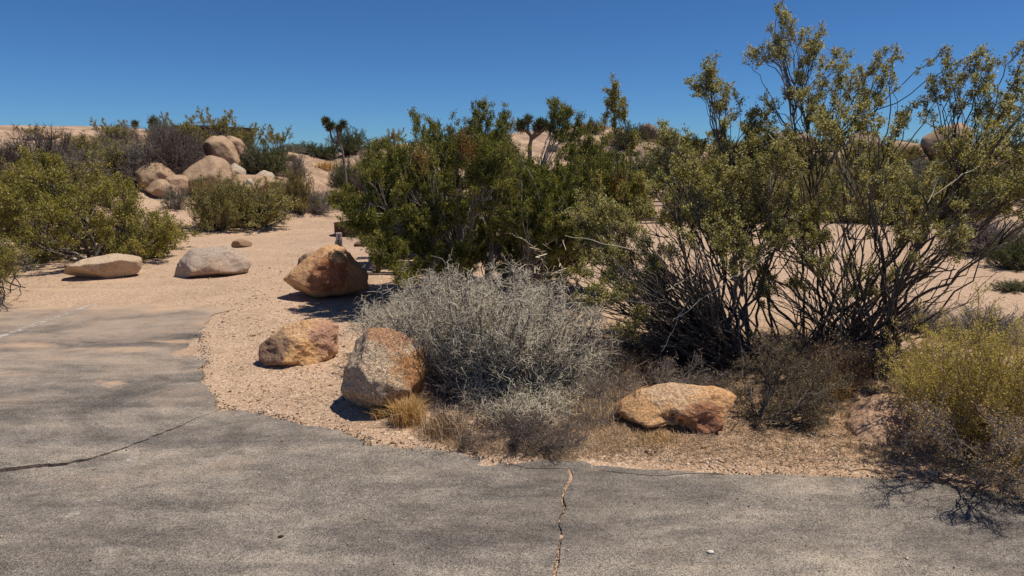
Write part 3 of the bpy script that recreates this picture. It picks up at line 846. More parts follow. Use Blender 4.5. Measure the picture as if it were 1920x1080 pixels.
# --- central juniper
def build_juniper():
    rng = np.random.default_rng(101)
    base = hit(905, 548)
    poly_main = [(700, 310), (745, 278), (775, 262), (830, 272), (880, 250), (930, 245), (955, 258), (975, 320), (1020, 325), (1050, 285), (1095, 285), (1130, 312), (1190, 320), (1205, 370),
                 (1150, 440), (1090, 480), (1060, 520), (960, 520), (880, 515), (800, 500), (760, 480), (700, 440), (690, 380)]
    T = crown_clusters(poly_main, 250, 5, 7.0, 9.4, rng, .085)
    T = np.concatenate([T, crown_clusters([(955, 335), (1010, 320), (1055, 285), (1110, 278), (1150, 315), (1200, 345), (1212, 400), (1150, 450), (1080, 500), (980, 500)], 85, 5, 7.2, 8.8, rng, .075), crown_clusters([(985, 350), (1110, 350), (1115, 480), (990, 480)], 24, 5, 6.8, 7.3, rng, .07), crown_clusters([(690, 290), (760, 270), (780, 480), (700, 470), (650, 400)], 34, 5, 7.1, 8.4, rng, .075)])
    lead = [(770, 226, 8.1), (778, 238, 7.8), (805, 236, 8.2), (815, 242, 8), (850, 240, 8), (880, 232, 8.1), (898, 196, 8.2), (901, 205, 8.1), (893, 214, 8.2), (915, 225, 8.1), (945, 216, 8.2), (940, 228, 8),
            (1038, 198, 8.5), (1045, 212, 8.4), (1062, 205, 8.5), (1068, 214, 8.4), (1090, 225, 8.3), (1100, 240, 8.5), (1140, 262, 8.4), (1165, 300, 8.3), (1062, 240, 8.4), (1080, 252, 8.3), (1102, 268, 8.3), (1070, 288, 8.2), (1086, 300, 8.2), (1120, 295, 8.2),
            (636, 372, 7.6), (640, 388, 7.5), (650, 400, 7.4), (640, 396, 7.7), (668, 412, 7.3), (690, 420, 7.4), (655, 380, 7.8), (680, 390, 7.6), (660, 430, 7.2), (676, 452, 7.1), (700, 470, 7.0), (705, 488, 7.0), (722, 492, 7.0),
            (760, 515, 7.0), (757, 530, 6.95), (778, 512, 7.1), (715, 450, 7.1), (730, 470, 7.1), (705, 285, 8.0), (700, 300, 7.8), (690, 320, 7.9)]
    rng = np.random.default_rng(150)
    Lt = np.array([W(*q) for q in lead for _ in range(3)]) + rng.normal(size=(len(lead) * 3, 3)) * np.array([.035, .05, .045])
    T = np.concatenate([T, Lt])
    B0, R0 = limbs_to(base, T, rng, 62, jit=.16, lean=.8, r0=.030, r1=.009, s0=.006, s1=.0025, reach=(.6, .88), xyw=1.6)
    root = plant('juniper_tree', 'dense dark green juniper with many upright tips, centre of the picture', 'juniper tree', base, B0, R0, 102,
                 [(5, .66, 1.0, .13, .95, .35, .6), (5, .25, 1.0, .065, 1.0, .5, .6)], (17, .0, .013, .028, .0088, .45), M['bark_grey'], M['juniper'], k0=10, sides0=5, wig0=.016, bare=62)
    # a few rusty dead tips
    pos = np.concatenate([W(px, py, d) + rng.normal(size=(260, 3)) * np.array([.05, .05, .07]) for px, py, d in ((872, 268, 7.1), (882, 285, 7.0), (790, 300, 7.05), (1160, 345, 7.4))])
    V, F, v = leaves(pos, rng.normal(size=pos.shape) + np.array([0, 0, .6]), .028, .010, rng)
    link_mesh('dead_tips', np_mesh('dead_tips', V - base, F, v), M['rust_leaf'], root)
build_juniper()

# --- dead silver limbs sticking out of the juniper's right foot
def build_dead_limbs():
    rng = np.random.default_rng(140)
    base = hit(1090, 540)
    T = np.array([W(*q) for q in ((975, 445, 6.5), (990, 470, 6.4), (1000, 500, 6.3), (985, 520, 6.3), (1020, 455, 6.6), (1010, 490, 6.2), (1035, 520, 6.2), (1050, 500, 6.5), (965, 500, 6.6), (1060, 470, 6.3))])
    B0 = stems_to(base, T, rng, jit=.05, lean=.2, sag=-.12)
    plant('dead_branch', 'bleached bare branches reaching out between juniper and grey bush', 'dead branch', base, B0, radii(len(T), .008, .003, rng), 141,
          [(5, .35, 1, .22, .9, .1, .6), (3, .3, 1, .12, .9, .2, .6)], None, M['twig_grey'], None, k0=10, sides0=4, wig0=.02, wigN=.03)
build_dead_limbs()

# --- silver-grey dry bush in front
def build_grey_bush():
    rng = np.random.default_rng(201)
    base = hit(930, 735)
    poly = [(650, 610), (665, 585), (720, 560), (775, 520), (830, 500), (880, 512), (950, 500), (1040, 515), (1110, 560), (1165, 620), (1185, 670), (1160, 715), (1080, 770), (1030, 800), (960, 805), (895, 785), (850, 760), (835, 700), (815, 640), (760, 600)]
    T = np.concatenate([crown_pts(poly, 660, 4.3, 6.2, rng), crown_pts([(645, 612), (690, 575), (760, 545), (800, 600), (790, 650), (700, 625)], 110, 5.2, 6.2, rng)])
    B0 = stems_to(base, T, rng, jit=.16, lean=.9)
    R0 = radii(len(T), .0065, .002, rng)
    plant('dry_bush', 'silver-grey leafless tangled bush in the foreground beside the speckled boulder', 'bush', base, B0, R0, 202,
          [(6, .35, 1.0, .20, 2.4, .05, .8), (7, .1, 1.0, .10, 3.2, .05, .85)], None, M['twig_core'], None, k0=7, sides0=3, wig0=.03, twig_mat=M['twig_grey'], wigN=.17, rmin=(.0018, .0011))
build_grey_bush()

# --- large creosote bushes on the right
def build_creosote_mid():
    rng = np.random.default_rng(301)
    base = hit(1385, 668)
    poly = [(1075, 400), (1130, 360), (1180, 350), (1260, 290), (1330, 230), (1420, 250), (1490, 300), (1510, 420), (1450, 500), (1330, 470), (1230, 470), (1180, 520), (1090, 500)]
    T = crown_clusters(poly, 62, 4, 5.0, 6.7, rng, .075)
    lead = [(1330, 116, 6.1), (1325, 140, 6.0), (1300, 158, 6.0), (1342, 150, 6.1), (1362, 178, 6.2), (1350, 200, 6.1), (1240, 240, 6.3), (1255, 250, 6.1), (1290, 265, 6.2), (1310, 270, 6.0), (1225, 275, 6.2),
            (1412, 215, 6.2), (1430, 235, 6.0), (1085, 420, 5.7), (1100, 395, 5.8), (1120, 375, 5.7), (1140, 385, 5.6), (1160, 400, 5.5), (1095, 450, 5.6), (1110, 480, 5.4), (1150, 470, 5.3), (1180, 430, 5.4), (1200, 450, 5.2),
            (1080, 520, 5.2), (1115, 545, 5.1), (1150, 560, 5.0), (1180, 540, 5.1), (1195, 585, 4.95), (1170, 615, 4.9), (1145, 520, 5.3), (1225, 500, 5.2), (1250, 470, 5.3), (1090, 560, 5.0)]
    Lt = np.repeat(np.array([W(*q) for q in lead]), 3, 0); Lt = Lt + rng.normal(size=Lt.shape) * .025
    T = np.concatenate([T, Lt])
    B0, R0 = limbs_to(base, T, rng, 90, jit=.22, lean=.7, r0=.012, r1=.006, s0=.005, s1=.002)
    root = plant('creosote_bush', 'wide creosote bush whose bare dark stems fan low to the left', 'creosote bush', base, B0, R0, 302,
                 [(5, .66, 1.0, .10, 1.0, .2, .6), (4, .3, 1.0, .055, 1.0, .3, .6)], (9, .1, .011, .020, .012, .1), M['bark_dark'], M['creo'], k0=10, sides0=5, wig0=.022, bare=90,
                 flower=(9, .014, .012, M['fuzz']))
    # bare low fan of dark sticks
    T2 = np.array([W(px, py, d) for px, py, d in zip(rng.uniform(1110, 1340, 200), rng.uniform(450, 655, 200), rng.uniform(4.8, 6.1, 200))])
    T2[:, 2] = np.maximum(T2[:, 2], .05)
    B1 = stems_to(base, T2, rng, jit=.16, lean=.3, sag=-.02)
    R1 = radii(200, .010, .003, rng)
    P = [tubes(*lines(B1, R1, 10, rng, .03), 5, rng)]
    B2, R2 = kids(B1, R1, 4, .4, 1, .2, .7, .1, rng)
    P.append(tubes(*lines(B2, R2, 5, rng, .05), 3, rng))
    V, F, v = join(P)
    link_mesh('bare_stems', np_mesh('bare_stems', V - base, F, v, True), M['bark_dark'], root)
    # pale dead sticks leaning across
    S = [((1440, 478, 5.3), (1265, 600, 4.9)), ((1250, 545, 5.0), (1330, 500, 5.2)), ((1400, 500, 5.3), (1425, 470, 5.4)), ((1195, 470, 5.2), (1060, 440, 5.5)), ((1240, 660, 5.0), (1290, 560, 5.1)), ((1380, 520, 5.2), (1500, 430, 5.4))]
    B3 = (np.array([W(*a) for a, b in S]), np.array([(W(*a) + W(*b)) / 2 + rng.normal(size=3) * .03 for a, b in S]), np.array([W(*b) for a, b in S]))
    P3, R3 = lines(B3, (np.full(6, .0045), np.full(6, .0025)), 9, rng, .02)
    for i in range(6):
        V, F, v = tubes(P3[i:i + 1], R3[i:i + 1], 5, rng)
        link_mesh('dead_stick', np_mesh('dead_stick', V - base, F, v, True), M['twig_grey'], root)
build_creosote_mid()

def build_creosote_big():
    rng = np.random.default_rng(401)
    base = hit(1590, 652)
    poly = [(1290, 330), (1380, 270), (1450, 240), (1510, 190), (1580, 165), (1640, 200), (1700, 260), (1770, 225), (1830, 200), (1900, 220), (1990, 240), (2020, 400), (1900, 390), (1810, 430), (1720, 490), (1640, 540), (1540, 570), (1450, 560), (1360, 520), (1290, 430)]
    T = crown_clusters(poly, 90, 4, 5.0, 7.0, rng, .075)
    lead = [(1462, 6, 6.2), (1470, 35, 6.1), (1448, 50, 6.2), (1480, 42, 6.2), (1452, 75, 6.1), (1505, 70, 6.2), (1520, 95, 6.0), (1535, 62, 6.1), (1540, 90, 6.0), (1500, 110, 6.2), (1408, 95, 6.2), (1415, 112, 6.1), (1440, 90, 6.3), (1465, 90, 6.1),
            (1560, 100, 6.1), (1572, 120, 6.0), (1590, 115, 6.2), (1610, 130, 6.1), (1600, 150, 6.0), (1580, 150, 6.2), (1555, 160, 6.1), (1685, 92, 6.2), (1660, 105, 6.1), (1650, 130, 6.2), (1668, 140, 6.0), (1640, 170, 6.1), (1620, 200, 6.0), (1635, 150, 6.3),
            (1840, 93, 6.2), (1850, 115, 6.1), (1825, 105, 6.3), (1805, 120, 6.2), (1765, 103, 6.2), (1780, 125, 6.1), (1755, 150, 6.2), (1745, 160, 6.1), (1860, 150, 6.2), (1868, 175, 6.0), (1880, 190, 6.2), (1830, 170, 6.1), (1800, 190, 6.2), (1850, 210, 6.0), (1730, 200, 6.1),
            (1915, 100, 6.1), (1930, 120, 6.0), (1925, 150, 6.2), (1908, 150, 6.1), (1905, 190, 6.1), (1940, 200, 6.0), (1960, 170, 6.2), (1700, 215, 6.1), (1690, 235, 6.0), (1500, 150, 6.1), (1480, 180, 6.2), (1520, 200, 6.1), (1440, 190, 6.2), (1420, 215, 6.1)]
    Lt = np.repeat(np.array([W(*q) for q in lead]), 2, 0); Lt = Lt + rng.normal(size=Lt.shape) * .022
    T = np.concatenate([T, Lt])
    B0, R0 = limbs_to(base, T, rng, 105, jit=.26, lean=.45, r0=.014, r1=.006, s0=.005, s1=.002, reach=(.5, .82))
    root = plant('creosote_bush', 'tallest creosote bush, dark stems rising and leaning right against the sky', 'creosote bush', base, B0, R0, 402,
                 [(5, .70, 1.0, .095, .9, .2, .6), (4, .3, 1.0, .05, .95, .3, .6)], (8, .1, .010, .020, .011, .1), M['bark_dark'], M['creo'], k0=11, sides0=5, wig0=.020, bare=105,
                 flower=(9, .013, .012, M['fuzz']))
    n_ = 80
    T2 = np.array([W(px, py, d) for px, py, d in zip(rng.uniform(1430, 1900, n_), rng.uniform(330, 600, n_), rng.uniform(5.0, 6.6, n_))])
    T2[:, 2] = np.maximum(T2[:, 2], .1)
    B1 = stems_to(base, T2, rng, jit=.2, lean=.4); R1 = radii(n_, .007, .0025, rng)
    P = [tubes(*lines(B1, R1, 10, rng, .03), 4, rng)]
    B2, R2 = kids(B1, R1, 4, .4, 1, .2, .7, .1, rng)
    P.append(tubes(*lines(B2, R2, 5, rng, .06), 3, rng))
    V, F, v = join(P)
    link_mesh('bare_stems', np_mesh('bare_stems', V - base, F, v, True), M['bark_dark'], root)
    S = [((1840, 310, 5.6), (1745, 370, 5.3)), ((1760, 330, 5.4), (1740, 380, 5.3)), ((1600, 430, 5.4), (1560, 500, 5.3)), ((1500, 300, 5.6), (1440, 250, 5.8))]
    B3 = (np.array([W(*a) for a, b in S]), np.array([(W(*a) + W(*b)) / 2 + rng.normal(size=3) * .03 for a, b in S]), np.array([W(*b) for a, b in S]))
    P3, R3 = lines(B3, (np.full(4, .0045), np.full(4, .0025)), 9, rng, .02)
    for i in range(4):
        V, F, v = tubes(P3[i:i + 1], R3[i:i + 1], 5, rng)
        link_mesh('dead_stick', np_mesh('dead_stick', V - base, F, v, True), M['twig_grey'], root)
build_creosote_big()

def build_slim_creosote():
    rng = np.random.default_rng(451)
    base = hit(1160, 560)
    T = np.array([W(*q) for q in ((1150, 157, 6.9), (1145, 175, 6.9), (1158, 168, 6.9), (1140, 195, 6.9), (1168, 192, 6.9), (1150, 190, 6.9), (1185, 260, 7), (1120, 330, 6.8), (1205, 330, 6.9), (1170, 350, 6.8), (1215, 350, 7.0), (1100, 300, 7.0))])
    B0 = stems_to(base, T, rng, jit=.02, lean=.1)
    plant('creosote_bush', 'slim young creosote, one leafy leader standing above the juniper\'s right side', 'creosote bush', base, B0, radii(len(T), .006, .0025, rng), 452,
          [(10, .86, 1.0, .11, .9, .3, .6), (5, .3, 1.0, .06, .9, .3, .6)], (14, .1, .012, .020, .011, .2), M['bark_dark'], M['creo'], k0=11, sides0=4, wig0=.008)
build_slim_creosote()

# --- yellow-green weed bush, lower right
def build_weed():
    rng = np.random.default_rng(501)
    base = hit(1890, 850)
    poly = [(1655, 655), (1680, 620), (1740, 605), (1830, 615), (1920, 612), (1980, 640), (1985, 750), (1970, 870), (1940, 890), (1850, 870), (1780, 840), (1740, 800), (1720, 740), (1670, 700)]
    T = crown_clusters(poly, 115, 4, 4.0, 5.2, rng, .065)
    B0 = stems_to(base, T, rng, jit=.15, lean=.7)
    plant('rabbitbrush', 'fine-leaved yellow-green roadside bush cut by the right edge of the picture', 'bush', base, B0, radii(len(T), .0035, .0015, rng), 502,
          [(5, .6, 1.0, .10, 1.2, .2, .7), (4, .2, 1.0, .055, 1.3, .3, .7)], (8, .1, .009, .014, .006, .2), M['straw'], M['weed'], k0=7, sides0=3, wig0=.02)
build_weed()

M['brown_leaf'] = mat_leaf('brown_small_leaf', [(.12, .085, .045), (.24, .18, .09), (.42, .34, .20)], .2, .7, .1)
def build_dwarf():
    rng = np.random.default_rng(551)
    base = hit(1412, 800)
    T = crown_clusters([(1365, 690), (1400, 650), (1460, 640), (1530, 670), (1575, 740), (1550, 800), (1480, 800), (1400, 790), (1370, 740)], 44, 4, 4.2, 5.3, rng, .06)
    B0, R0 = limbs_to(base, T, rng, 26, jit=.08, lean=.7, r0=.010, r1=.004, s0=.0035, s1=.0015)
    plant('dwarf_shrub', 'low dark-stemmed shrub with sparse brown leaves, right of the orange slab boulder', 'bush', base, B0, R0, 552,
          [(5, .5, 1.0, .11, 1.2, .1, .7), (3, .2, 1.0, .06, 1.2, .2, .7)], (5, .1, .010, .011, .006, .2), M['bark_dark'], M['brown_leaf'], k0=8, sides0=4, wig0=.04, bare=26, wigN=.10)
    rng = np.random.default_rng(561)
    base = hit(1840, 900)
    T = crown_clusters([(1700, 790), (1760, 760), (1850, 780), (1960, 800), (1990, 900), (1900, 920), (1800, 890), (1740, 850)], 28, 4, 3.6, 4.4, rng, .05)
    B0, R0 = limbs_to(base, T, rng, 24, jit=.10, lean=.8, r0=.006, r1=.003, s0=.003, s1=.0014)
    plant('dry_bush', 'brown dried-out undergrowth below the yellow-green roadside bush', 'bush', base, B0, R0, 562,
          [(5, .4, 1.0, .12, 1.3, .05, .7), (4, .2, 1.0, .06, 1.3, .1, .7)], (4, .1, .010, .011, .005, .2), M['dead_grey'], M['gold'], k0=7, sides0=3, wig0=.04, bare=24, wigN=.12)
build_dwarf()
def build_brush():
    for sd_, bpx, poly, d0, d1, n, lab, lm, bk in (
        (571, (1160, 760), [(1035, 800), (1070, 740), (1120, 690), (1180, 660), (1260, 680), (1340, 690), (1390, 715), (1300, 735), (1190, 740), (1150, 790), (1080, 835)], 4.3, 5.4, 60, 'straggling straw-brown brush between the grey bush and the orange slab boulder', 'straw', 'dead_grey'),
        (581, (960, 838), [(800, 790), (850, 760), (920, 790), (1000, 780), (1080, 790), (1085, 845), (980, 862), (880, 850), (820, 830)], 3.8, 4.4, 46, 'dark brittle twigs trailing under the front of the grey bush', None, 'dead_brown'),
        (591, (1590, 720), [(1480, 680), (1560, 650), (1640, 650), (1680, 690), (1640, 730), (1560, 740), (1500, 735)], 4.8, 5.6, 40, 'rust-brown dry brush in front of the tallest creosote, left of the half buried boulder', 'gold', 'dead_brown')):
        rng = np.random.default_rng(sd_)
        base = hit(*bpx)
        T = crown_clusters(poly, n, 4, d0, d1, rng, .05, .02)
        B0, R0 = limbs_to(base, T, rng, 22, jit=.2, lean=.9, r0=.004, r1=.002, s0=.0022, s1=.0012)
        plant('dry_brush', lab, 'brush', base, B0, R0, sd_ + 1, [(5, .3, 1.0, .11, 1.6, .05, .8), (3, .1, 1.0, .06, 1.8, .05, .8)],
              (2, .1, .010, .016, .0035, .3) if lm else None, M[bk], M[lm] if lm else None, k0=7, sides0=3, wig0=.05, bare=22, wigN=.13)
build_brush()

# --- olive creosotes at left
def build_left():
    rng = np.random.default_rng(601)
    base = hit(215, 488)
    poly = [(20, 330), (60, 290), (110, 300), (150, 318), (200, 330), (260, 360), (310, 395), (350, 430), (362, 470), (330, 490), (270, 492), (200, 480), (120, 478), (40, 470), (-20, 440), (-30, 370)]
    T = crown_clusters(poly, 92, 4, 11.4, 14.2, rng, .13)
    B0, R0 = limbs_to(base, T, rng, 40, jit=.3, lean=.8, r0=.022, r1=.009, s0=.009, s1=.004)
    plant('creosote_bush', 'broad yellow-green creosote mound with dark stems, behind the cream slab boulder', 'creosote bush', base, B0, R0, 602,
          [(5, .55, 1.0, .20, 1.0, .2, .6), (4, .2, 1.0, .10, 1.0, .25, .6)], (13, .1, .022, .030, .018, .1), M['bark_dark'], M['creo_left'], k0=9, sides0=4, wig0=.02, bare=40)
    rng = np.random.default_rng(611)
    base = hit(-30, 515)
    poly = [(-160, 450), (-60, 430), (10, 440), (42, 455), (55, 480), (40, 510), (-20, 520), (-140, 515)]
    T = crown_pts(poly, 90, 8.6, 9.7, rng)
    B0 = stems_to(base, T, rng, jit=.15, lean=.7)
    plant('creosote_bush', 'low bright olive creosote cut by the left edge of the picture', 'creosote bush', base, B0, radii(len(T), .009, .003, rng), 612,
          [(5, .5, 1.0, .2, .8, .3, .6), (5, .2, 1.0, .11, .9, .3, .6)], (10, .1, .02, .02, .011, .2), M['bark_dark'], M['creo_left'], k0=7, sides0=4, wig0=.02)
build_left()

# --- prototypes of the farther shrubs (unit height 1 m, radius about 0.75 m), shared by copies
def proto(name, seed, n, H0, R0_, levels, leaf, bark, leafmat, r0=.012, open_=.4, low=.15):
    rng = np.random.default_rng(seed)
    a = rng.uniform(0, 2 * math.pi, n); u = rng.uniform(0, 1, n) ** .7; zz = rng.uniform(low, 1, n)
    rr = R0_ * u * np.sqrt(np.clip(1.12 - (zz - low) ** 2 * .9, .1, 1))
    T = np.c_[rr * np.cos(a), rr * np.sin(a), H0 * zz * rng.uniform(.75, 1.08, n)]
    B0 = stems_to((0, 0, 0), T, rng, jit=.07, lean=.6)
    return plant(name, 'x', 'bush', (0, 0, 0), B0, radii(n, r0, r0 * .35, rng), seed + 1, levels, leaf, bark, leafmat, k0=6, sides0=3, wig0=.02, rmin=(.0030, .002))

lv = [(5, .5, 1.0, .20, 1.0, .2, .6), (4, .2, 1.0, .10, 1.0, .25, .6)]
lvo = [(6, .72, 1.0, .15, 1.1, .15, .6), (4, .2, 1.0, .07, 1.0, .25, .6)]
PROTO = {
    'creo': proto('creosote_bush', 701, 120, 1, .75, lv, (10, .1, .018, .030, .017, .1), M['bark_dark'], M['creo_far']),
    'open': proto('creosote_bush', 711, 30, 1, .6, lvo, (11, .1, .012, .026, .015, .2), M['dead_grey'], M['creo_far'], low=.45),
    'green': proto('green_shrub', 721, 130, 1, .8, lv, (9, .1, .018, .026, .014, .2), M['bark_dark'], M['green_far']),
    'dead': proto('dead_shrub', 731, 170, 1, .75, [(5, .4, 1.0, .26, 1.0, .1, .7), (4, .2, 1.0, .16, 1.1, .1, .75)], None, M['dead_brown'], None, .014),
    'deadgrey': proto('dead_shrub', 741, 170, 1, .8, [(5, .4, 1.0, .26, 1.0, .15, .7), (4, .2, 1.0, .16, 1.1, .2, .75)], None, M['dead_grey'], None, .012),
    'grey': proto('grey_shrub', 751, 80, 1, .75, lv, (7, .1, .02, .026, .009, .3), M['dead_grey'], M['greygreen']),
    'olive': proto('olive_shrub', 761, 120, 1, .8, lv, (9, .1, .02, .028, .014, .2), M['dead_brown'], M['olive_far']),
}
USED = set()
def shrub(kind, px, pyb, hpx, wpx, label, group=None, d=None, seed=0, cat='bush'):
    c = hit(px, pyb)
    d3 = float(np.hypot(c[0], c[1]))
    top = W(px, pyb - hpx, d3)[2]
    h = max(.15, float(top - c[2]))
    w = wpx * d3 / FPX
    src = PROTO[kind]
    if kind in USED: o = copy_tree(src)
    else: o = src; USED.add(kind)
    o.location = (float(c[0]), float(c[1]), float(c[2]) - .02)
    rr = random.Random(int(px * 7 + pyb * 13 + seed))
    o.rotation_euler = (0, 0, rr.uniform(0, 6.28))
    q = w / 1.55
    o.scale = (q, q, h)
    for k in ('label', 'category', 'group'):
        if k in o: del o[k]
    tag(o, label, cat, group)
    return o

# middle distance, left to right
shrub('dead', 88, 345, 105, 130, 'tangled purple-brown dead shrub on the slope, far left skyline', d=14.5)
shrub('dead', 20, 340, 75, 110, 'dark dead shrub at the left edge, above the yellow-green mound', d=14)
shrub('deadgrey', 140, 360, 85, 110, 'grey-purple leafless shrub right of the tangled dead one', d=14.2)
shrub('creo', 190, 345, 75, 120, 'dull olive shrub on the slope under the sand crest', d=15.5)
shrub('olive', 95, 400, 100, 170, 'olive bush rising behind the broad creosote mound at left', d=12.6)
shrub('olive', 20, 430, 120, 160, 'olive bush at the left edge behind the creosote mound', d=12.4)
shrub('deadgrey', 225, 268, 36, 75, 'pale bare shrub on the left skyline with a few leafy tips', d=24)
shrub('open', 215, 275, 60, 75, 'open leafy creosote against the sky, leftmost on the ridge', d=25)
shrub('dead', 325, 345, 105, 125, 'big dark dead shrub tangled above the outcrop boulders', d=17.2)
shrub('dead', 355, 320, 75, 80, 'dark dead brush right beside the sloping rock', d=17.6)
shrub('deadgrey', 245, 345, 85, 115, 'grey fallen brush left of the dark dead shrub', d=17)
shrub('deadgrey', 310, 300, 75, 60, 'upright grey bare shrub left of the hut roof', d=19)
shrub('green', 300, 262, 36, 40, 'dark shrub on the skyline beside the hut\'s left end', d=24)
shrub('open', 345, 285, 82, 90, 'leafy creosote standing in front of the hut wall', d=22)
shrub('open', 415, 275, 82, 90, 'tallest leafy creosote above the perched boulder', d=21.5)
shrub('open', 470, 290, 68, 75, 'sparse creosote right of the hut against the sky', d=22)
shrub('open', 520, 290, 62, 70, 'thin sparse creosote farthest right of the hut', d=22.5)
shrub('creo', 360, 285, 40, 70, 'low brown shrub under the hut wall', d=20.5)
shrub('creo', 420, 280, 30, 60, 'low olive shrub directly behind the perched boulder', d=20)
shrub('green', 500, 330, 65, 95, 'dense olive shrub on the slope right of the perched boulder', d=19)
shrub('deadgrey', 470, 325, 50, 70, 'grey twiggy shrub beside the perched boulder\'s right side', d=18)
shrub('grey', 330, 392, 48, 60, 'small blue-grey shrub in front of the outcrop', d=14.8)
shrub('creo', 405, 432, 105, 95, 'olive creosote left of the pair in the middle distance', d=13.6)
shrub('creo', 480, 425, 95, 150, 'wide olive creosote by the sand path, dark at its foot', d=14)
shrub('olive', 445, 420, 60, 90, 'brownish olive bush between the two path-side creosotes', d=13.2)
shrub('olive', 560, 400, 85, 75, 'thin straw-coloured shrub right of the wide creosote', d=17)
shrub('deadgrey', 592, 400, 48, 75, 'grey-brown rounded shrub at the bend of the path', d=16.2)
shrub('olive', 250, 470, 60, 80, 'olive bush low behind the gap between the left boulders', d=11.8)
shrub('deadgrey', 555, 335, 45, 50, 'fallen straw-brown brush on the bare slope', d=19)
shrub('green', 605, 298, 28, 60, 'low green shrub on the crest left of the leaning Joshua tree', d=25)
shrub('green', 655, 290, 50, 75, 'bright green leafy shrub behind the leaning Joshua tree', d=27)
shrub('grey', 545, 290, 22, 70, 'low dark green scrub on the crest left of the yucca', d=26)
shrub('green', 570, 283, 18, 60, 'thin strip of green scrub on the skyline left of the yucca', d=28)
shrub('green', 655, 362, 62, 66, 'very dark shrub under the leaning Joshua tree', d=18.4)
shrub('dead', 690, 368, 60, 70, 'dark shaded shrub between path and juniper', d=18)
shrub('grey', 690, 320, 50, 60, 'grey-green shrub on the slope left of the juniper', d=20)
shrub('deadgrey', 640, 345, 30, 50, 'small grey shrub at the foot of the dark shrub', d=17.5)
shrub('open', 740, 280, 45, 60, 'sparse shrub on the skyline left of the juniper top', d=29)
shrub('creo', 715, 278, 22, 50, 'small olive shrub on the skyline near the juniper\'s left tip', d=28.5)
shrub('open', 955, 262, 50, 45, 'grey-green shrub on the hill between juniper top and Joshua tree', d=32)
shrub('dead', 1065, 262, 14, 30, 'small brown shrub on the hill right of the forked Joshua tree', d=34)
shrub('dead', 1112, 247, 22, 60, 'brown shrub on the very top of the hill', d=39)
shrub('green', 1175, 278, 48, 75, 'green shrub on the hill crest right of the slim creosote', d=38)
shrub('dead', 1210, 262, 30, 60, 'dark brown shrub below the rocky knob', d=38)
shrub('dead', 1232, 300, 20, 34, 'brown clump alone on the bare hillside', d=33)
shrub('dead', 1250, 318, 28, 50, 'larger brown clump on the hillside, lower right', d=31)
shrub('green', 1190, 292, 10, 24, 'tiny green tuft on the bare hillside', d=33)
shrub('grey', 1215, 298, 8, 18, 'tiny grey tuft beside the green one on the bare hillside', d=33)
shrub('creo', 1250, 275, 30, 60, 'olive shrub on the skyline right of the rocky knob', d=40)
shrub('open', 60, 262, 34, 50, 'thin scrub twig tops on the far left crest')
shrub('olive', 160, 300, 50, 110, 'olive-brown shrub on the slope under the left crest')
shrub('creo', 235, 315, 55, 100, 'olive shrub left of the dark dead brush, mid slope')
shrub('grey', 1040, 285, 16, 34, 'small grey tuft on the hill right of the forked Joshua tree')
shrub('dead', 1120, 290, 18, 40, 'brown clump on the hill slope left of the slim creosote')
shrub('olive', 1290, 330, 50, 80, 'olive-brown shrub at the foot of the bare hillside')
shrub('creo', 1150, 365, 55, 90, 'olive shrub low on the slope behind the juniper\'s right side')
shrub('grey', 1100, 320, 26, 50, 'pale grey shrub on the slope below the forked Joshua tree')
shrub('deadgrey', 1160, 330, 40, 60, 'grey shrub on the slope behind the slim creosote', d=26)
shrub('deadgrey', 1850, 478, 75, 150, 'grey-brown bare shrub seen under the leaning stems at right', d=11.2)
shrub('green', 1905, 505, 70, 90, 'green shrub at the right edge beyond the leaning stems', d=9.6)
shrub('green', 1900, 545, 22, 60, 'small dark sprig low at the right edge', d=8.1)
shrub('deadgrey', 1840, 635, 60, 170, 'low blue-grey twiggy brush behind the yellow-green roadside bush', d=5.6)
shrub('deadgrey', 1720, 620, 55, 110, 'low grey brush at the foot of the tallest creosote', d=5.7)
shrub('dead', 1215, 690, 60, 150, 'low black-brown brush at the foot of the low stem fan, beside the grey bush')
shrub('dead', 1330, 690, 70, 150, 'dark tangled brush at the foot of the spreading creosote')
shrub('dead', 1490, 680, 60, 160, 'dark dead brush between the feet of the two tall creosotes')
shrub('deadgrey', 1620, 690, 50, 130, 'grey dead brush in front of the tallest creosote\'s foot')
shrub('green', 1225, 560, 85, 55, 'small leafy sprig low in the gap between grey bush and creosote stems', d=6.4)
k = 0
rr = random.Random(5)
for row, (d, y0, hp, n, x0, x1) in enumerate(((26, 345, 52, 13, 1215, 1990), (33, 312, 38, 14, 1230, 2010), (43, 285, 26, 16, 1245, 2020), (19, 380, 60, 9, 1290, 2000), (16, 412, 74, 8, 1330, 1760))):
    for i in range(n):
        px = x0 + (x1 - x0) * (i + rr.uniform(-.3, .3)) / (n - 1)
        kind = rr.choice(['olive', 'creo', 'green', 'olive', 'grey'])
        shrub(kind, px, y0 + rr.uniform(-6, 8), hp * rr.uniform(.75, 1.25), hp * rr.uniform(1.5, 2.3), 'olive brown desert scrub on the slope behind the tall creosote bushes', 'scrub on the slope behind the tall creosotes', d=d * rr.uniform(.93, 1.07), seed=i)

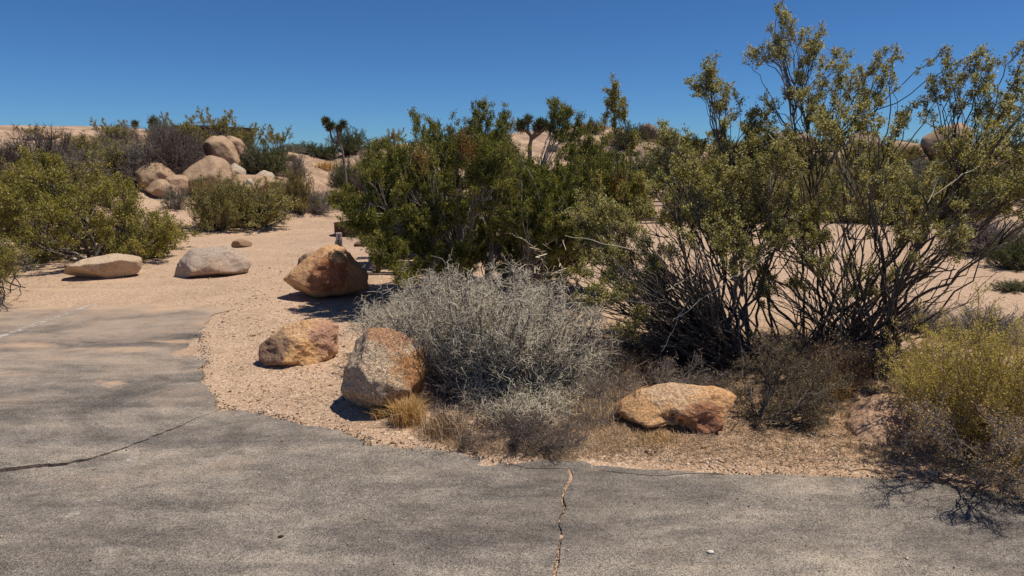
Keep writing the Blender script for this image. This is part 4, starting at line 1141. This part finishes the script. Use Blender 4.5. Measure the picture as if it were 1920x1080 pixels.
# ------------------------------------------------------------------ Joshua trees and yucca
T_trunk = NT('joshua_bark')
_o = T_trunk.coord('Object'); _n = T_trunk.noise(T_trunk.map(_o, (9, 9, 3)), 4, 5, .7)
M['jbark'] = T_trunk.done(T_trunk.bsdf(T_trunk.ramp(_n, [(.3, (.09, .065, .05)), (.6, (.22, .17, .13))]), .9, T_trunk.bump(_n, .8, .03)))
M['jleaf'] = mat_leaf('joshua_leaf', [(.06, .075, .035), (.10, .12, .05), (.17, .18, .08)], .1, .5, .3)
M['jdead'] = mat_leaf('joshua_dead_leaf', [(.16, .115, .07), (.26, .19, .12)], .1, .8, .1)
M['yleaf'] = mat_leaf('yucca_leaf', [(.14, .15, .05), (.22, .22, .08)], .15, .5, .3)

def joshua(label, d, segs, heads, r0):
    """segs: chains of photo points (first one is the trunk); heads: (px, py, radius px)."""
    rng = np.random.default_rng(int(heads[0][0]))
    b = W(segs[0][0][0], segs[0][0][1], d)
    b[2] = H(b[0], b[1]) - .05
    root = empty('joshua_tree', b, label, 'Joshua tree')
    for ci, ch in enumerate(segs):
        P = np.array([W(px, py, d + (.0 if ci == 0 else .05 * (ci - 1))) for px, py in ch])
        if ci == 0: P[0] = b
        n = 14
        t = np.linspace(0, len(P) - 1, n); Q = np.stack([np.interp(t, np.arange(len(P)), P[:, j]) for j in range(3)], -1)
        Q[1:-1] = (Q[:-2] + 2 * Q[1:-1] + Q[2:]) / 4
        R = np.linspace(1, .65, n) * (r0 if ci == 0 else r0 * .75) * (1 + .08 * rng.normal(size=n))
        V, F, v = tubes(Q[None], R[None], 9, rng)
        link_mesh('trunk' if ci == 0 else 'limb', np_mesh('trunk', V - b, F, v, True), M['jbark'], root)
    for (px, py, rp) in heads:
        c = W(px, py, d); r = rp * d / FPX
        n = 260
        dd = unit(rng.normal(size=(n, 3)) + np.array([0, 0, .55])); dd = dd[dd[:, 2] > -.35]
        V, F, v = leaves(c + dd * r * rng.uniform(-.1, .35, (len(dd), 1)), dd + rng.normal(size=dd.shape) * .12, r * 1.05, r * .11, rng, .3)
        link_mesh('leaf_head', np_mesh('leaf_head', V - b, F, v), M['jleaf'], root)
        dd = unit(rng.normal(size=(130, 3)) * np.array([1, 1, .4]) + np.array([0, 0, -1.1]))
        V, F, v = leaves(c + dd * r * .1, dd, r * 1.0, r * .12, rng, .3)
        link_mesh('dead_skirt', np_mesh('dead_skirt', V - b, F, v), M['jdead'], root)
joshua('leaning Joshua tree with a thin bent trunk beside the yucca, left of the juniper', 20.5,
       [[(650, 305), (643, 285), (634, 262), (632, 246)], [(634, 262), (640, 250), (641, 238)], [(622, 262), (619, 245), (614, 232)], [(634, 270), (624, 266), (622, 258)]],
       [(611, 228, 9), (621, 236, 9), (634, 241, 8), (643, 234, 9), (616, 240, 7)], .042)
joshua('forked Joshua tree on the sandy hill right of the juniper top', 27,
       [[(994, 290), (993, 275), (996, 262), (994, 252)], [(994, 254), (990, 245), (990, 232)], [(996, 258), (1006, 247), (1016, 240)], [(996, 262), (1010, 252), (1022, 242)], [(992, 250), (984, 244), (980, 238)]],
       [(990, 224, 10), (978, 237, 13), (1007, 238, 12), (1022, 236, 12), (1014, 231, 10), (974, 233, 8)], .085)
joshua('Joshua tree head just showing over the right skyline ridge', 41, [[(1615, 262), (1616, 250), (1616, 242)]], [(1613, 238, 9), (1620, 243, 7)], .15)
joshua('small Joshua tree head on the left skyline, left of the dark shrubs', 27, [[(252, 250), (253, 242), (253, 236)]], [(253, 233, 7)], .07)
joshua('dark Joshua tree head on the skyline just left of the hut roof', 26, [[(289, 250), (289, 240), (289, 232)]], [(289, 227, 8), (284, 231, 6)], .08)

def yucca():
    rng = np.random.default_rng(88)
    c = hit(620, 296); c[2] = H(c[0], c[1])
    root = empty('yucca', c, 'spiky pale yucca rosette on the slope below the leaning Joshua tree', 'yucca')
    for i in range(36):
        a = rng.uniform(0, 6.28); el = rng.uniform(.25, 1.45)
        d = np.array([math.cos(a) * math.cos(el), math.sin(a) * math.cos(el), math.sin(el)])
        L = rng.uniform(.55, .9); s = unit(np.cross(d, [0, 0, 1.0])); u = np.cross(s, d)
        q = []
        for t, w in ((0, .02), (.45, .03), (.8, .018), (1, .001)):
            p = d * L * t - np.array([0, 0, .10 * t * t])
            q += [p + s * w, p - u * w * .5, p - s * w]
        F = []
        for k_ in range(3):
            for j in range(2): F.append([k_ * 3 + j, k_ * 3 + j + 1, k_ * 3 + j + 4, k_ * 3 + j + 3])
        link_mesh('leaf', np_mesh('leaf', np.array(q), np.array(F), np.full(len(q), rng.random())), M['yleaf'], root)
yucca()

# ------------------------------------------------------------------ campsite things
def simple(name, col, rough=.8, metal=0.0, var=.25, scale=12, stretch=(1, 1, 1), bump=.3):
    t = NT(name); o = t.coord('Object')
    n = t.noise(t.map(o, stretch), scale, 5, .7)
    c = t.mix(t.ramp(n, [(.35, var * 2), (.65, 0.0)]), col, tuple(k * .45 for k in col))
    return t.done(t.bsdf(c, rough, t.bump(n, bump, .005), metal=metal))
M['wood'] = simple('weathered_table_wood', (.42, .30, .24), stretch=(1, 9, 9))
M['wood_dark'] = simple('brown_wood', (.16, .085, .06), stretch=(1, 9, 9))
M['post'] = simple('grey_brown_post', (.26, .20, .16), stretch=(9, 9, 1))
M['rust'] = simple('rusty_steel', (.075, .04, .03), .7, .3)
M['white'] = simple('sign_white', (.62, .60, .56), .5, 0, .1)
M['greysign'] = simple('sign_grey', (.30, .31, .32), .5, 0, .1)
M['ink'] = simple('sign_dark_print', (.05, .03, .03), .6, 0, .05)
M['redink'] = simple('sign_maroon_print', (.20, .03, .03), .6, 0, .05)
M['roof'] = simple('dark_roof_edge', (.035, .03, .028))
M['wall'] = simple('olive_tan_wall', (.19, .145, .085), scale=3)
M['louvre'] = simple('dark_louvre', (.06, .05, .04))

def box(name, size, loc, m, parent, rot=(0, 0, 0), bev=.004):
    bm = bmesh.new(); bmesh.ops.create_cube(bm, size=1)
    bmesh.ops.scale(bm, vec=size, verts=bm.verts)
    if bev: bmesh.ops.bevel(bm, geom=bm.edges[:], offset=min(bev, min(size) * .3), segments=1, affect='EDGES')
    me = bpy.data.meshes.new(name); bm.to_mesh(me); bm.free()
    o = link_mesh(name, me, m, parent); o.location = loc; o.rotation_euler = rot
    return o

def table(px, py, rz, label, wood, L=1.9):
    c = hit(px, py)
    r = empty('picnic_table', c, label, 'picnic table'); r.rotation_euler = (0, 0, rz)
    for i in range(5): box('tabletop_plank', (L, .14, .04), (0, -.32 + i * .16, .74), wood, r)
    for s in (-1, 1):
        for j in (0, 1): box('bench_plank', (L, .13, .04), (0, s * (.66 + .15 * j), .44), wood, r)
        for q in (-1, 1):
            box('leg', (.06, .09, .86), (s * (L / 2 - .3), q * .42, .36), M['wood_dark'], r, (q * .45, 0, 0))
        box('crossbeam', (.05, 1.66, .09), (s * (L / 2 - .24), 0, .375), M['wood_dark'], r)
        box('top_batten', (.05, .76, .08), (s * (L / 2 - .24), 0, .68), M['wood_dark'], r)
table(1225, 412, .12, 'weathered picnic table glimpsed between juniper and creosote', M['wood'])
table(782, 497, .1, 'brown picnic table mostly hidden behind the juniper\'s left side', M['wood_dark'], 1.7)

def fire_ring():
    c = hit(663, 441)
    bm = bmesh.new(); n = 40; R = .40; hgt = .26
    rings = []
    for (rr_, z) in ((R, -.02), (R, hgt), (R + .012, hgt + .004), (R + .012, hgt + .012), (R - .012, hgt + .012), (R - .012, hgt), (R - .010, -.02)):
        rings.append([bm.verts.new((rr_ * math.cos(2 * math.pi * i / n), rr_ * math.sin(2 * math.pi * i / n), z)) for i in range(n)])
    for a, b in zip(rings[:-1], rings[1:]):
        for i in range(n): bm.faces.new((a[i], a[(i + 1) % n], b[(i + 1) % n], b[i]))
    for f in bm.faces: f.smooth = False
    me = bpy.data.meshes.new('ring_wall'); bm.to_mesh(me); bm.free()
    r = empty('fire_ring', c, 'dark rusty steel fire ring on the sand at the juniper\'s left tip', 'fire ring')
    link_mesh('ring_wall', me, M['rust'], r)
    bm = bmesh.new(); bmesh.ops.create_circle(bm, cap_ends=True, segments=24, radius=.385)
    me = bpy.data.meshes.new('ash'); bm.to_mesh(me); bm.free()
    a = link_mesh('ash', me, simple('ash', (.12, .11, .10)), r); a.location = (0, 0, .05)
    for i in range(9): box('grate_bar', (.010, .62 if 1 < i < 7 else .45, .010), (-.24 + i * .06, 0, hgt + .02), M['rust'], r, bev=0)
fire_ring()

def text_mesh(body, size, m, parent, loc, rot, name='lettering'):
    cu = bpy.data.curves.new(name, 'FONT'); cu.body = body; cu.size = size; cu.align_x = 'CENTER'; cu.align_y = 'CENTER'; cu.extrude = .0008
    tmp = bpy.data.objects.new('tmp', cu); COL.objects.link(tmp)
    dg = bpy.context.evaluated_depsgraph_get(); dg.update()
    me = bpy.data.meshes.new_from_object(tmp.evaluated_get(dg)); bpy.data.objects.remove(tmp)
    me.name = name
    o = link_mesh(name, me, m, parent); o.location = loc; o.rotation_euler = rot
    return o

def marker():
    d = 11.0
    c = W(636, 480, d); c[2] = H(c[0], c[1])
    top = W(636, 436, d)[2] - c[2]
    ang = -math.atan2(c[0], c[1])
    r = empty('campsite_post', c, 'short campsite marker post with small signs behind the orange boulder', 'sign post'); r.rotation_euler = (0, 0, ang + .12)
    box('post', (.09, .09, top + .1), (.01, 0, top / 2 - .05), M['post'], r)
    zt = top
    s = box('number_plate', (.088, .006, .105), (.01, -.049, zt - .055), M['white'], r, bev=.001)
    # small dark pictograms: tent mark and square
    for (x, z, w, h, m) in ((-.012, .022, .030, .020, 'redink'), (.016, .022, .016, .024, 'redink'), (0, -.006, .052, .010, 'redink'), (-.01, -.032, .026, .022, 'ink')):
        box('print_mark', (w, .002, h), (x, -.0045, z), M[m], s, bev=0)
    k = box('side_latch', (.035, .03, .04), (-.058, -.03, zt - .03), M['ink'], r, bev=.006)
    b = box('notice_card', (.115, .006, .10), (-.005, -.052, zt - .175), M['greysign'], r, (.04, 0, .02), bev=.001)
    for i in range(4): box('print_line', (.085 - .012 * (i % 2), .002, .006), (0, -.0045, .032 - i * .021), M['ink'], b, bev=0)
    box('clip', (.03, .02, .022), (-.01, -.052, zt - .118), M['ink'], r, bev=.003)
marker()

def hut():
    d = 33.0
    a, b = W(318, 236, d), W(440, 241, d + 1.2)
    ztop = a[2]
    mid = (a + b) / 2; L = float(np.linalg.norm((b - a)[:2])); ang = math.atan2(b[1] - a[1], b[0] - a[0])
    g = float(H(mid[0], mid[1]))
    r = empty('campground_hut', (mid[0], mid[1] + 1.0, g), 'low tan hut with a dark flat roof behind the ridge at left', 'hut'); r.rotation_euler = (0, 0, ang)
    hgt = ztop - g
    box('wall', (L - .3, 2.2, hgt - .02), (0, 0, (hgt - .2) / 2), M['wall'], r)
    rf = box('roof', (L + .15, 2.7, .12), (0, 0, hgt - .04), M['roof'], r, (0, .022, 0))
    for i in range(3): box('louvre_vent', (.5, .03, .22), (-L / 2 + .8 + i * (L - 1.6) / 2, -1.112, hgt - .32), M['louvre'], r)
hut()

# ------------------------------------------------------------------ grasses, litter, gravel
def blades(base, n, h, spread, rng, lean=.5, w=.0028):
    """thin curved blades around base points [m,3]."""
    m = len(base); i = np.repeat(np.arange(m), n); P0 = base[i] + np.c_[rng.normal(size=(m * n, 2)) * spread, np.zeros(m * n)]
    a = rng.uniform(0, 6.28, m * n); l = rng.uniform(.2, 1, m * n) * lean
    L = h * rng.uniform(.5, 1.15, m * n)
    dxy = np.c_[np.cos(a), np.sin(a)] * (l * L)[:, None]
    P1 = P0 + np.c_[dxy * .35, L * .6]; P2 = P0 + np.c_[dxy, L * np.sqrt(np.clip(1 - l * l * .7, .1, 1))]
    s = np.c_[-np.sin(a), np.cos(a), np.zeros(m * n)] * w
    V = np.stack([P0 - s, P0 + s, P1 + s * .8, P1 - s * .8, P2 + s * .15, P2 - s * .15], 1).reshape(-1, 3)
    k_ = np.arange(m * n) * 6
    F = np.concatenate([np.stack([k_, k_ + 1, k_ + 2, k_ + 3], -1), np.stack([k_ + 3, k_ + 2, k_ + 4, k_ + 5], -1)])
    return V, F, np.repeat(rng.random(m * n), 6)

def tuft(px, py, label, h, spread, n, mat, seed, d=None):
    rng = np.random.default_rng(seed)
    c = hit(px, py)
    V, F, v = blades(np.zeros((1, 3)), n, h, spread, rng, .95, .0016 * max(1, np.hypot(*c[:2]) / 3.6))
    o = link_mesh('grass_tuft', np_mesh('grass_tuft', V, F, v), mat); o.location = c
    tag(o, label, 'grass tuft')
tuft(765, 792, 'golden dry grass tuft against the foot of the speckled boulder', .17, .045, 900, M['gold'], 1)
tuft(712, 783, 'small golden grass tuft at the speckled boulder\'s lower tip', .09, .025, 240, M['gold'], 2)
tuft(833, 815, 'straw-coloured grass tuft at the front left foot of the grey bush', .16, .06, 420, M['straw'], 3)
tuft(610, 318, 'golden grass clump on the slope under the yucca', .28, .16, 300, M['gold'], 4)
tuft(660, 378, 'rust-gold grass clump beside the path, left of the juniper', .30, .3, 500, M['gold'], 5)
tuft(1235, 822, 'pale dry grass tuft under the edge of the orange slab', .05, .07, 220, M['gold'], 6)
tuft(1170, 705, 'pale wispy grass between the grey bush and the bare creosote stems', .22, .10, 320, M['straw'], 7)
tuft(1300, 720, 'dry wispy grass behind the orange slab boulder', .11, .15, 420, M['straw'], 8)
tuft(1100, 775, 'straw grass patch at the right foot of the grey bush', .12, .10, 380, M['straw'], 9)
tuft(1560, 745, 'rusty dry grass tuft left of the half buried boulder', .17, .06, 300, M['gold'], 10)
tuft(1600, 700, 'tan grass tuft at the foot of the tallest creosote', .14, .12, 420, M['straw'], 11)

def scatter_ground(poly, n, rng, pw=None):
    q = inside(poly, n, rng)
    x, y = plane_hit(q[:, 0], q[:, 1])
    return np.c_[x, y, H(x, y)]

def build_straw():
    rng = np.random.default_rng(900)
    P = np.concatenate([
        scatter_ground([(1060, 760), (1150, 690), (1400, 690), (1660, 680), (1700, 860), (1500, 870), (1150, 850)], 1500, rng),
        scatter_ground([(1060, 760), (1170, 730), (1190, 800), (1300, 830), (1100, 850)], 900, rng),
        scatter_ground([(780, 790), (900, 830), (1060, 840), (1080, 862), (900, 850), (790, 822)], 450, rng)])
    V1, F1, v1 = blades(P, 6, .034, .03, rng, 1.15, .0011)
    o = link_mesh('dry_grass', np_mesh('dry_grass', V1, F1, v1), M['straw']); tag(o, 'short broken straw grass covering the roadside bed', 'dry grass', kind='stuff')
build_straw()

M['gravel'] = mat_leaf('mixed_gravel', [(.05, .035, .028), (.22, .14, .09), (.42, .29, .19), (.54, .38, .26), (.66, .55, .43)], 0, .9, .1)
def build_gravel():
    rng = np.random.default_rng(910)
    sets = [(scatter_ground([(408, 765), (400, 720), (480, 600), (700, 600), (660, 780), (800, 830), (690, 832), (650, 812), (520, 784)], 5200, rng), .0035),
            (scatter_ground([(700, 835), (800, 810), (1060, 830), (1500, 800), (1720, 840), (1880, 900), (1700, 895), (1400, 884), (1240, 876), (1100, 860), (960, 866), (850, 846)], 6500, rng), .0030),
            (scatter_ground([(1060, 700), (1700, 680), (1720, 820), (1100, 830)], 3500, rng), .0034),
            (scatter_ground([(380, 590), (500, 470), (740, 480), (760, 560), (640, 640), (420, 640)], 2200, rng), .0055), (scatter_ground([(0, 535), (330, 520), (480, 440), (640, 410), (740, 480), (700, 560), (420, 620), (380, 560)], 450, rng), .006)]
    # crumbs on the paving and sand grains in the joint
    c = scatter_ground([(0, 700), (380, 690), (408, 790), (900, 880), (1920, 950), (1920, 1100), (0, 1100)], 420, rng); c[:, 2] = .002
    sets.append((c, .0026))
    i = rng.integers(0, len(vcr) - 1, 700); f = rng.random(700)
    q = vcr[i] + (vcr[i + 1] - vcr[i]) * f[:, None] + np.c_[rng.uniform(0, .024, 700), np.zeros(700)]
    sets.append((np.c_[q, np.full(700, -.010)], .003))
    i = rng.integers(0, len(crackA) - 1, 420); f = rng.random(420)
    q = crackA[i] + (crackA[i + 1] - crackA[i]) * f[:, None] + np.c_[np.zeros(420), rng.uniform(0, .012, 420)]
    sets.append((np.c_[q, np.full(420, -.010)], .0028))
    O = np.array([(1, 0, 0), (0, 1, 0), (-1, 0, 0), (0, -1, 0), (0, 0, 1), (0, 0, -1)], float)
    T = np.array([(0, 1, 4), (1, 2, 4), (2, 3, 4), (3, 0, 4), (1, 0, 5), (2, 1, 5), (3, 2, 5), (0, 3, 5)])
    Vs, vv = [], []
    for P, s in sets:
        n = len(P)
        sz = s * rng.lognormal(0, .6, (n, 1, 1)) * rng.uniform(.6, 1.3, (n, 1, 3)) * np.array([1, 1, .6])
        a = rng.uniform(0, 6.28, n); Rm = np.zeros((n, 3, 3)); Rm[:, 0, 0] = np.cos(a); Rm[:, 0, 1] = -np.sin(a); Rm[:, 1, 0] = np.sin(a); Rm[:, 1, 1] = np.cos(a); Rm[:, 2, 2] = 1
        q = (O[None] + rng.normal(size=(n, 6, 3)) * .22) * sz
        q = np.einsum('nij,nkj->nki', Rm, q) + P[:, None] + np.array([0, 0, s * .25])
        Vs.append(q.reshape(-1, 3)); vv.append(np.repeat(rng.random(n), 6))
    V = np.concatenate(Vs); n = len(V) // 6
    F = (T[None] + (np.arange(n) * 6)[:, None, None]).reshape(-1, 3)
    o = link_mesh('gravel', np_mesh('gravel', V, F, np.concatenate(vv)), M['gravel']); tag(o, 'loose gravel and grit over the roadside sand', 'gravel', kind='stuff')
build_gravel()

M['litter_twig'] = mat_bark('litter_twig', [(.10, .07, .05), (.34, .25, .17), (.66, .54, .40)])
def build_litter():
    rng = np.random.default_rng(920)
    P = np.concatenate([scatter_ground([(800, 800), (1000, 780), (1250, 640), (1650, 640), (1760, 820), (1700, 880), (1300, 870), (900, 850)], 5200, rng),
                        scatter_ground([(1180, 480), (1500, 520), (1560, 660), (1180, 660)], 900, rng),
                        scatter_ground([(0, 530), (100, 500), (300, 505), (60, 545)], 260, rng), scatter_ground([(300, 520), (480, 430), (640, 400), (740, 500), (660, 640), (640, 780), (480, 760), (400, 640)], 500, rng)])
    n = len(P); a = rng.uniform(0, 6.28, n); L = rng.lognormal(-3.1, .6, n)
    d = np.c_[np.cos(a), np.sin(a), rng.normal(size=n) * .12] * L[:, None]
    B = (P + [0, 0, .004], P + d * .5 + rng.normal(size=(n, 3)) * .006 + [0, 0, .006], P + d + [0, 0, .004])
    V, F, v = tubes(*lines(B, (np.full(n, .0019), np.full(n, .0011)), 4, rng, .04), 3, rng)
    o = link_mesh('twig_litter', np_mesh('twig_litter', V, F, v), M['litter_twig']); tag(o, 'small broken twigs and bark lying on the ground', 'litter', kind='stuff')
build_litter()

M['litter_leaf'] = mat_leaf('dark_leaf_litter', [(.05, .03, .02), (.14, .09, .05), (.30, .20, .11), (.50, .36, .22)], .05, .9, .1)
def build_leaf_litter():
    rng = np.random.default_rng(930)
    P = np.concatenate([scatter_ground([(820, 790), (960, 800), (1100, 740), (1250, 650), (1640, 650), (1780, 760), (1780, 870), (1500, 850), (1250, 850), (950, 860)], 9000, rng),
                        scatter_ground([(1180, 480), (1560, 520), (1640, 660), (1180, 660)], 3500, rng), scatter_ground([(1560, 640), (1920, 580), (1920, 700), (1600, 720)], 1500, rng)])
    k = fbm(P[:, 0] * 2.4, P[:, 1] * 2.4, 0, 3, 91) + rng.normal(size=len(P)) * .25 > .02
    P = P[k]
    d = rng.normal(size=P.shape) * np.array([1, 1, .35])
    V, F, v = leaves(P + [0, 0, .003], d, .013, .006, rng)
    o = link_mesh('leaf_litter', np_mesh('leaf_litter', V, F, v), M['litter_leaf']); tag(o, 'dark fallen leaves and husks under the roadside shrubs', 'leaf litter', kind='stuff')
    e = np.concatenate([top_edge, right_edge, edge_left[: len(edge_left) // 2]])
    e = e[e[:, 0] < 6]
    i = rng.integers(0, len(e), 1600); q = e[i] + rng.normal(size=(1600, 2)) * .03
    V, F, v = leaves(np.c_[q, H(q[:, 0], q[:, 1]) + .003], rng.normal(size=(1600, 3)) * [1, 1, .5], .017, .013, rng, .6)
    o = link_mesh('asphalt_crumbs', np_mesh('asphalt_crumbs', V, F, v), M['asphalt_bit']); tag(o, 'loose asphalt crumbs along the broken paving edge', 'crumbs', kind='stuff')
M['asphalt_bit'] = mat_leaf('asphalt_bit', [(.05, .045, .04), (.14, .12, .10), (.26, .22, .18)], 0, .9, .1)
build_leaf_litter()

def stick(pts, r, label, mat='twig_grey', sides=6):
    rng = np.random.default_rng(int(pts[0][0]))
    P = np.array([hit(*p) for p in pts]); P[:, 2] = H(P[:, 0], P[:, 1]) + r
    t = np.linspace(0, len(P) - 1, 9); Q = np.stack([np.interp(t, np.arange(len(P)), P[:, j]) for j in range(3)], -1)
    c = Q[0].copy()
    V, F, v = tubes((Q - c)[None], (np.linspace(1, .5, 9) * r)[None], sides, rng)
    o = link_mesh('fallen_stick', np_mesh('fallen_stick', V, F, v, True), M[mat]); o.location = c
    tag(o, label, 'stick')
stick([(1062, 815), (1078, 813), (1092, 818)], .004, 'short pale stick on the litter in front of the grey bush', 'straw')
stick([(1595, 884), (1622, 882), (1650, 890), (1664, 888)], .005, 'long pale stick lying at the road edge left of the weed bush', 'straw')
stick([(1560, 842), (1570, 852), (1574, 868)], .004, 'bent pale twig standing out on the sand by the road')
stick([(1455, 848), (1480, 851)], .004, 'straight pale twig on sand below the small dark bush')
stick([(10, 528), (30, 536), (48, 541)], .010, 'fallen dark branch on the sand at the left edge', 'dead_brown')
stick([(0, 538), (22, 545), (40, 538)], .008, 'second fallen branch, nearest the road at the left edge', 'dead_grey')

def pebble():
    c = hit(1332, 1042)
    bm = bmesh.new(); bmesh.ops.create_icosphere(bm, subdivisions=3, radius=1)
    for v in bm.verts:
        v.co.x *= .0145; v.co.y *= .010; v.co.z *= .007
        v.co *= 1 + .12 * float(vnoise(v.co.x * 160, v.co.y * 160, v.co.z * 160, 3))
    for f in bm.faces: f.smooth = True
    me = bpy.data.meshes.new('white_pebble'); bm.to_mesh(me); bm.free()
    o = link_mesh('white_pebble', me, simple('white_stone', (.72, .68, .62))); o.location = (c[0], c[1], .006)
    tag(o, 'single white pebble on the asphalt near the bottom edge', 'pebble')
pebble()
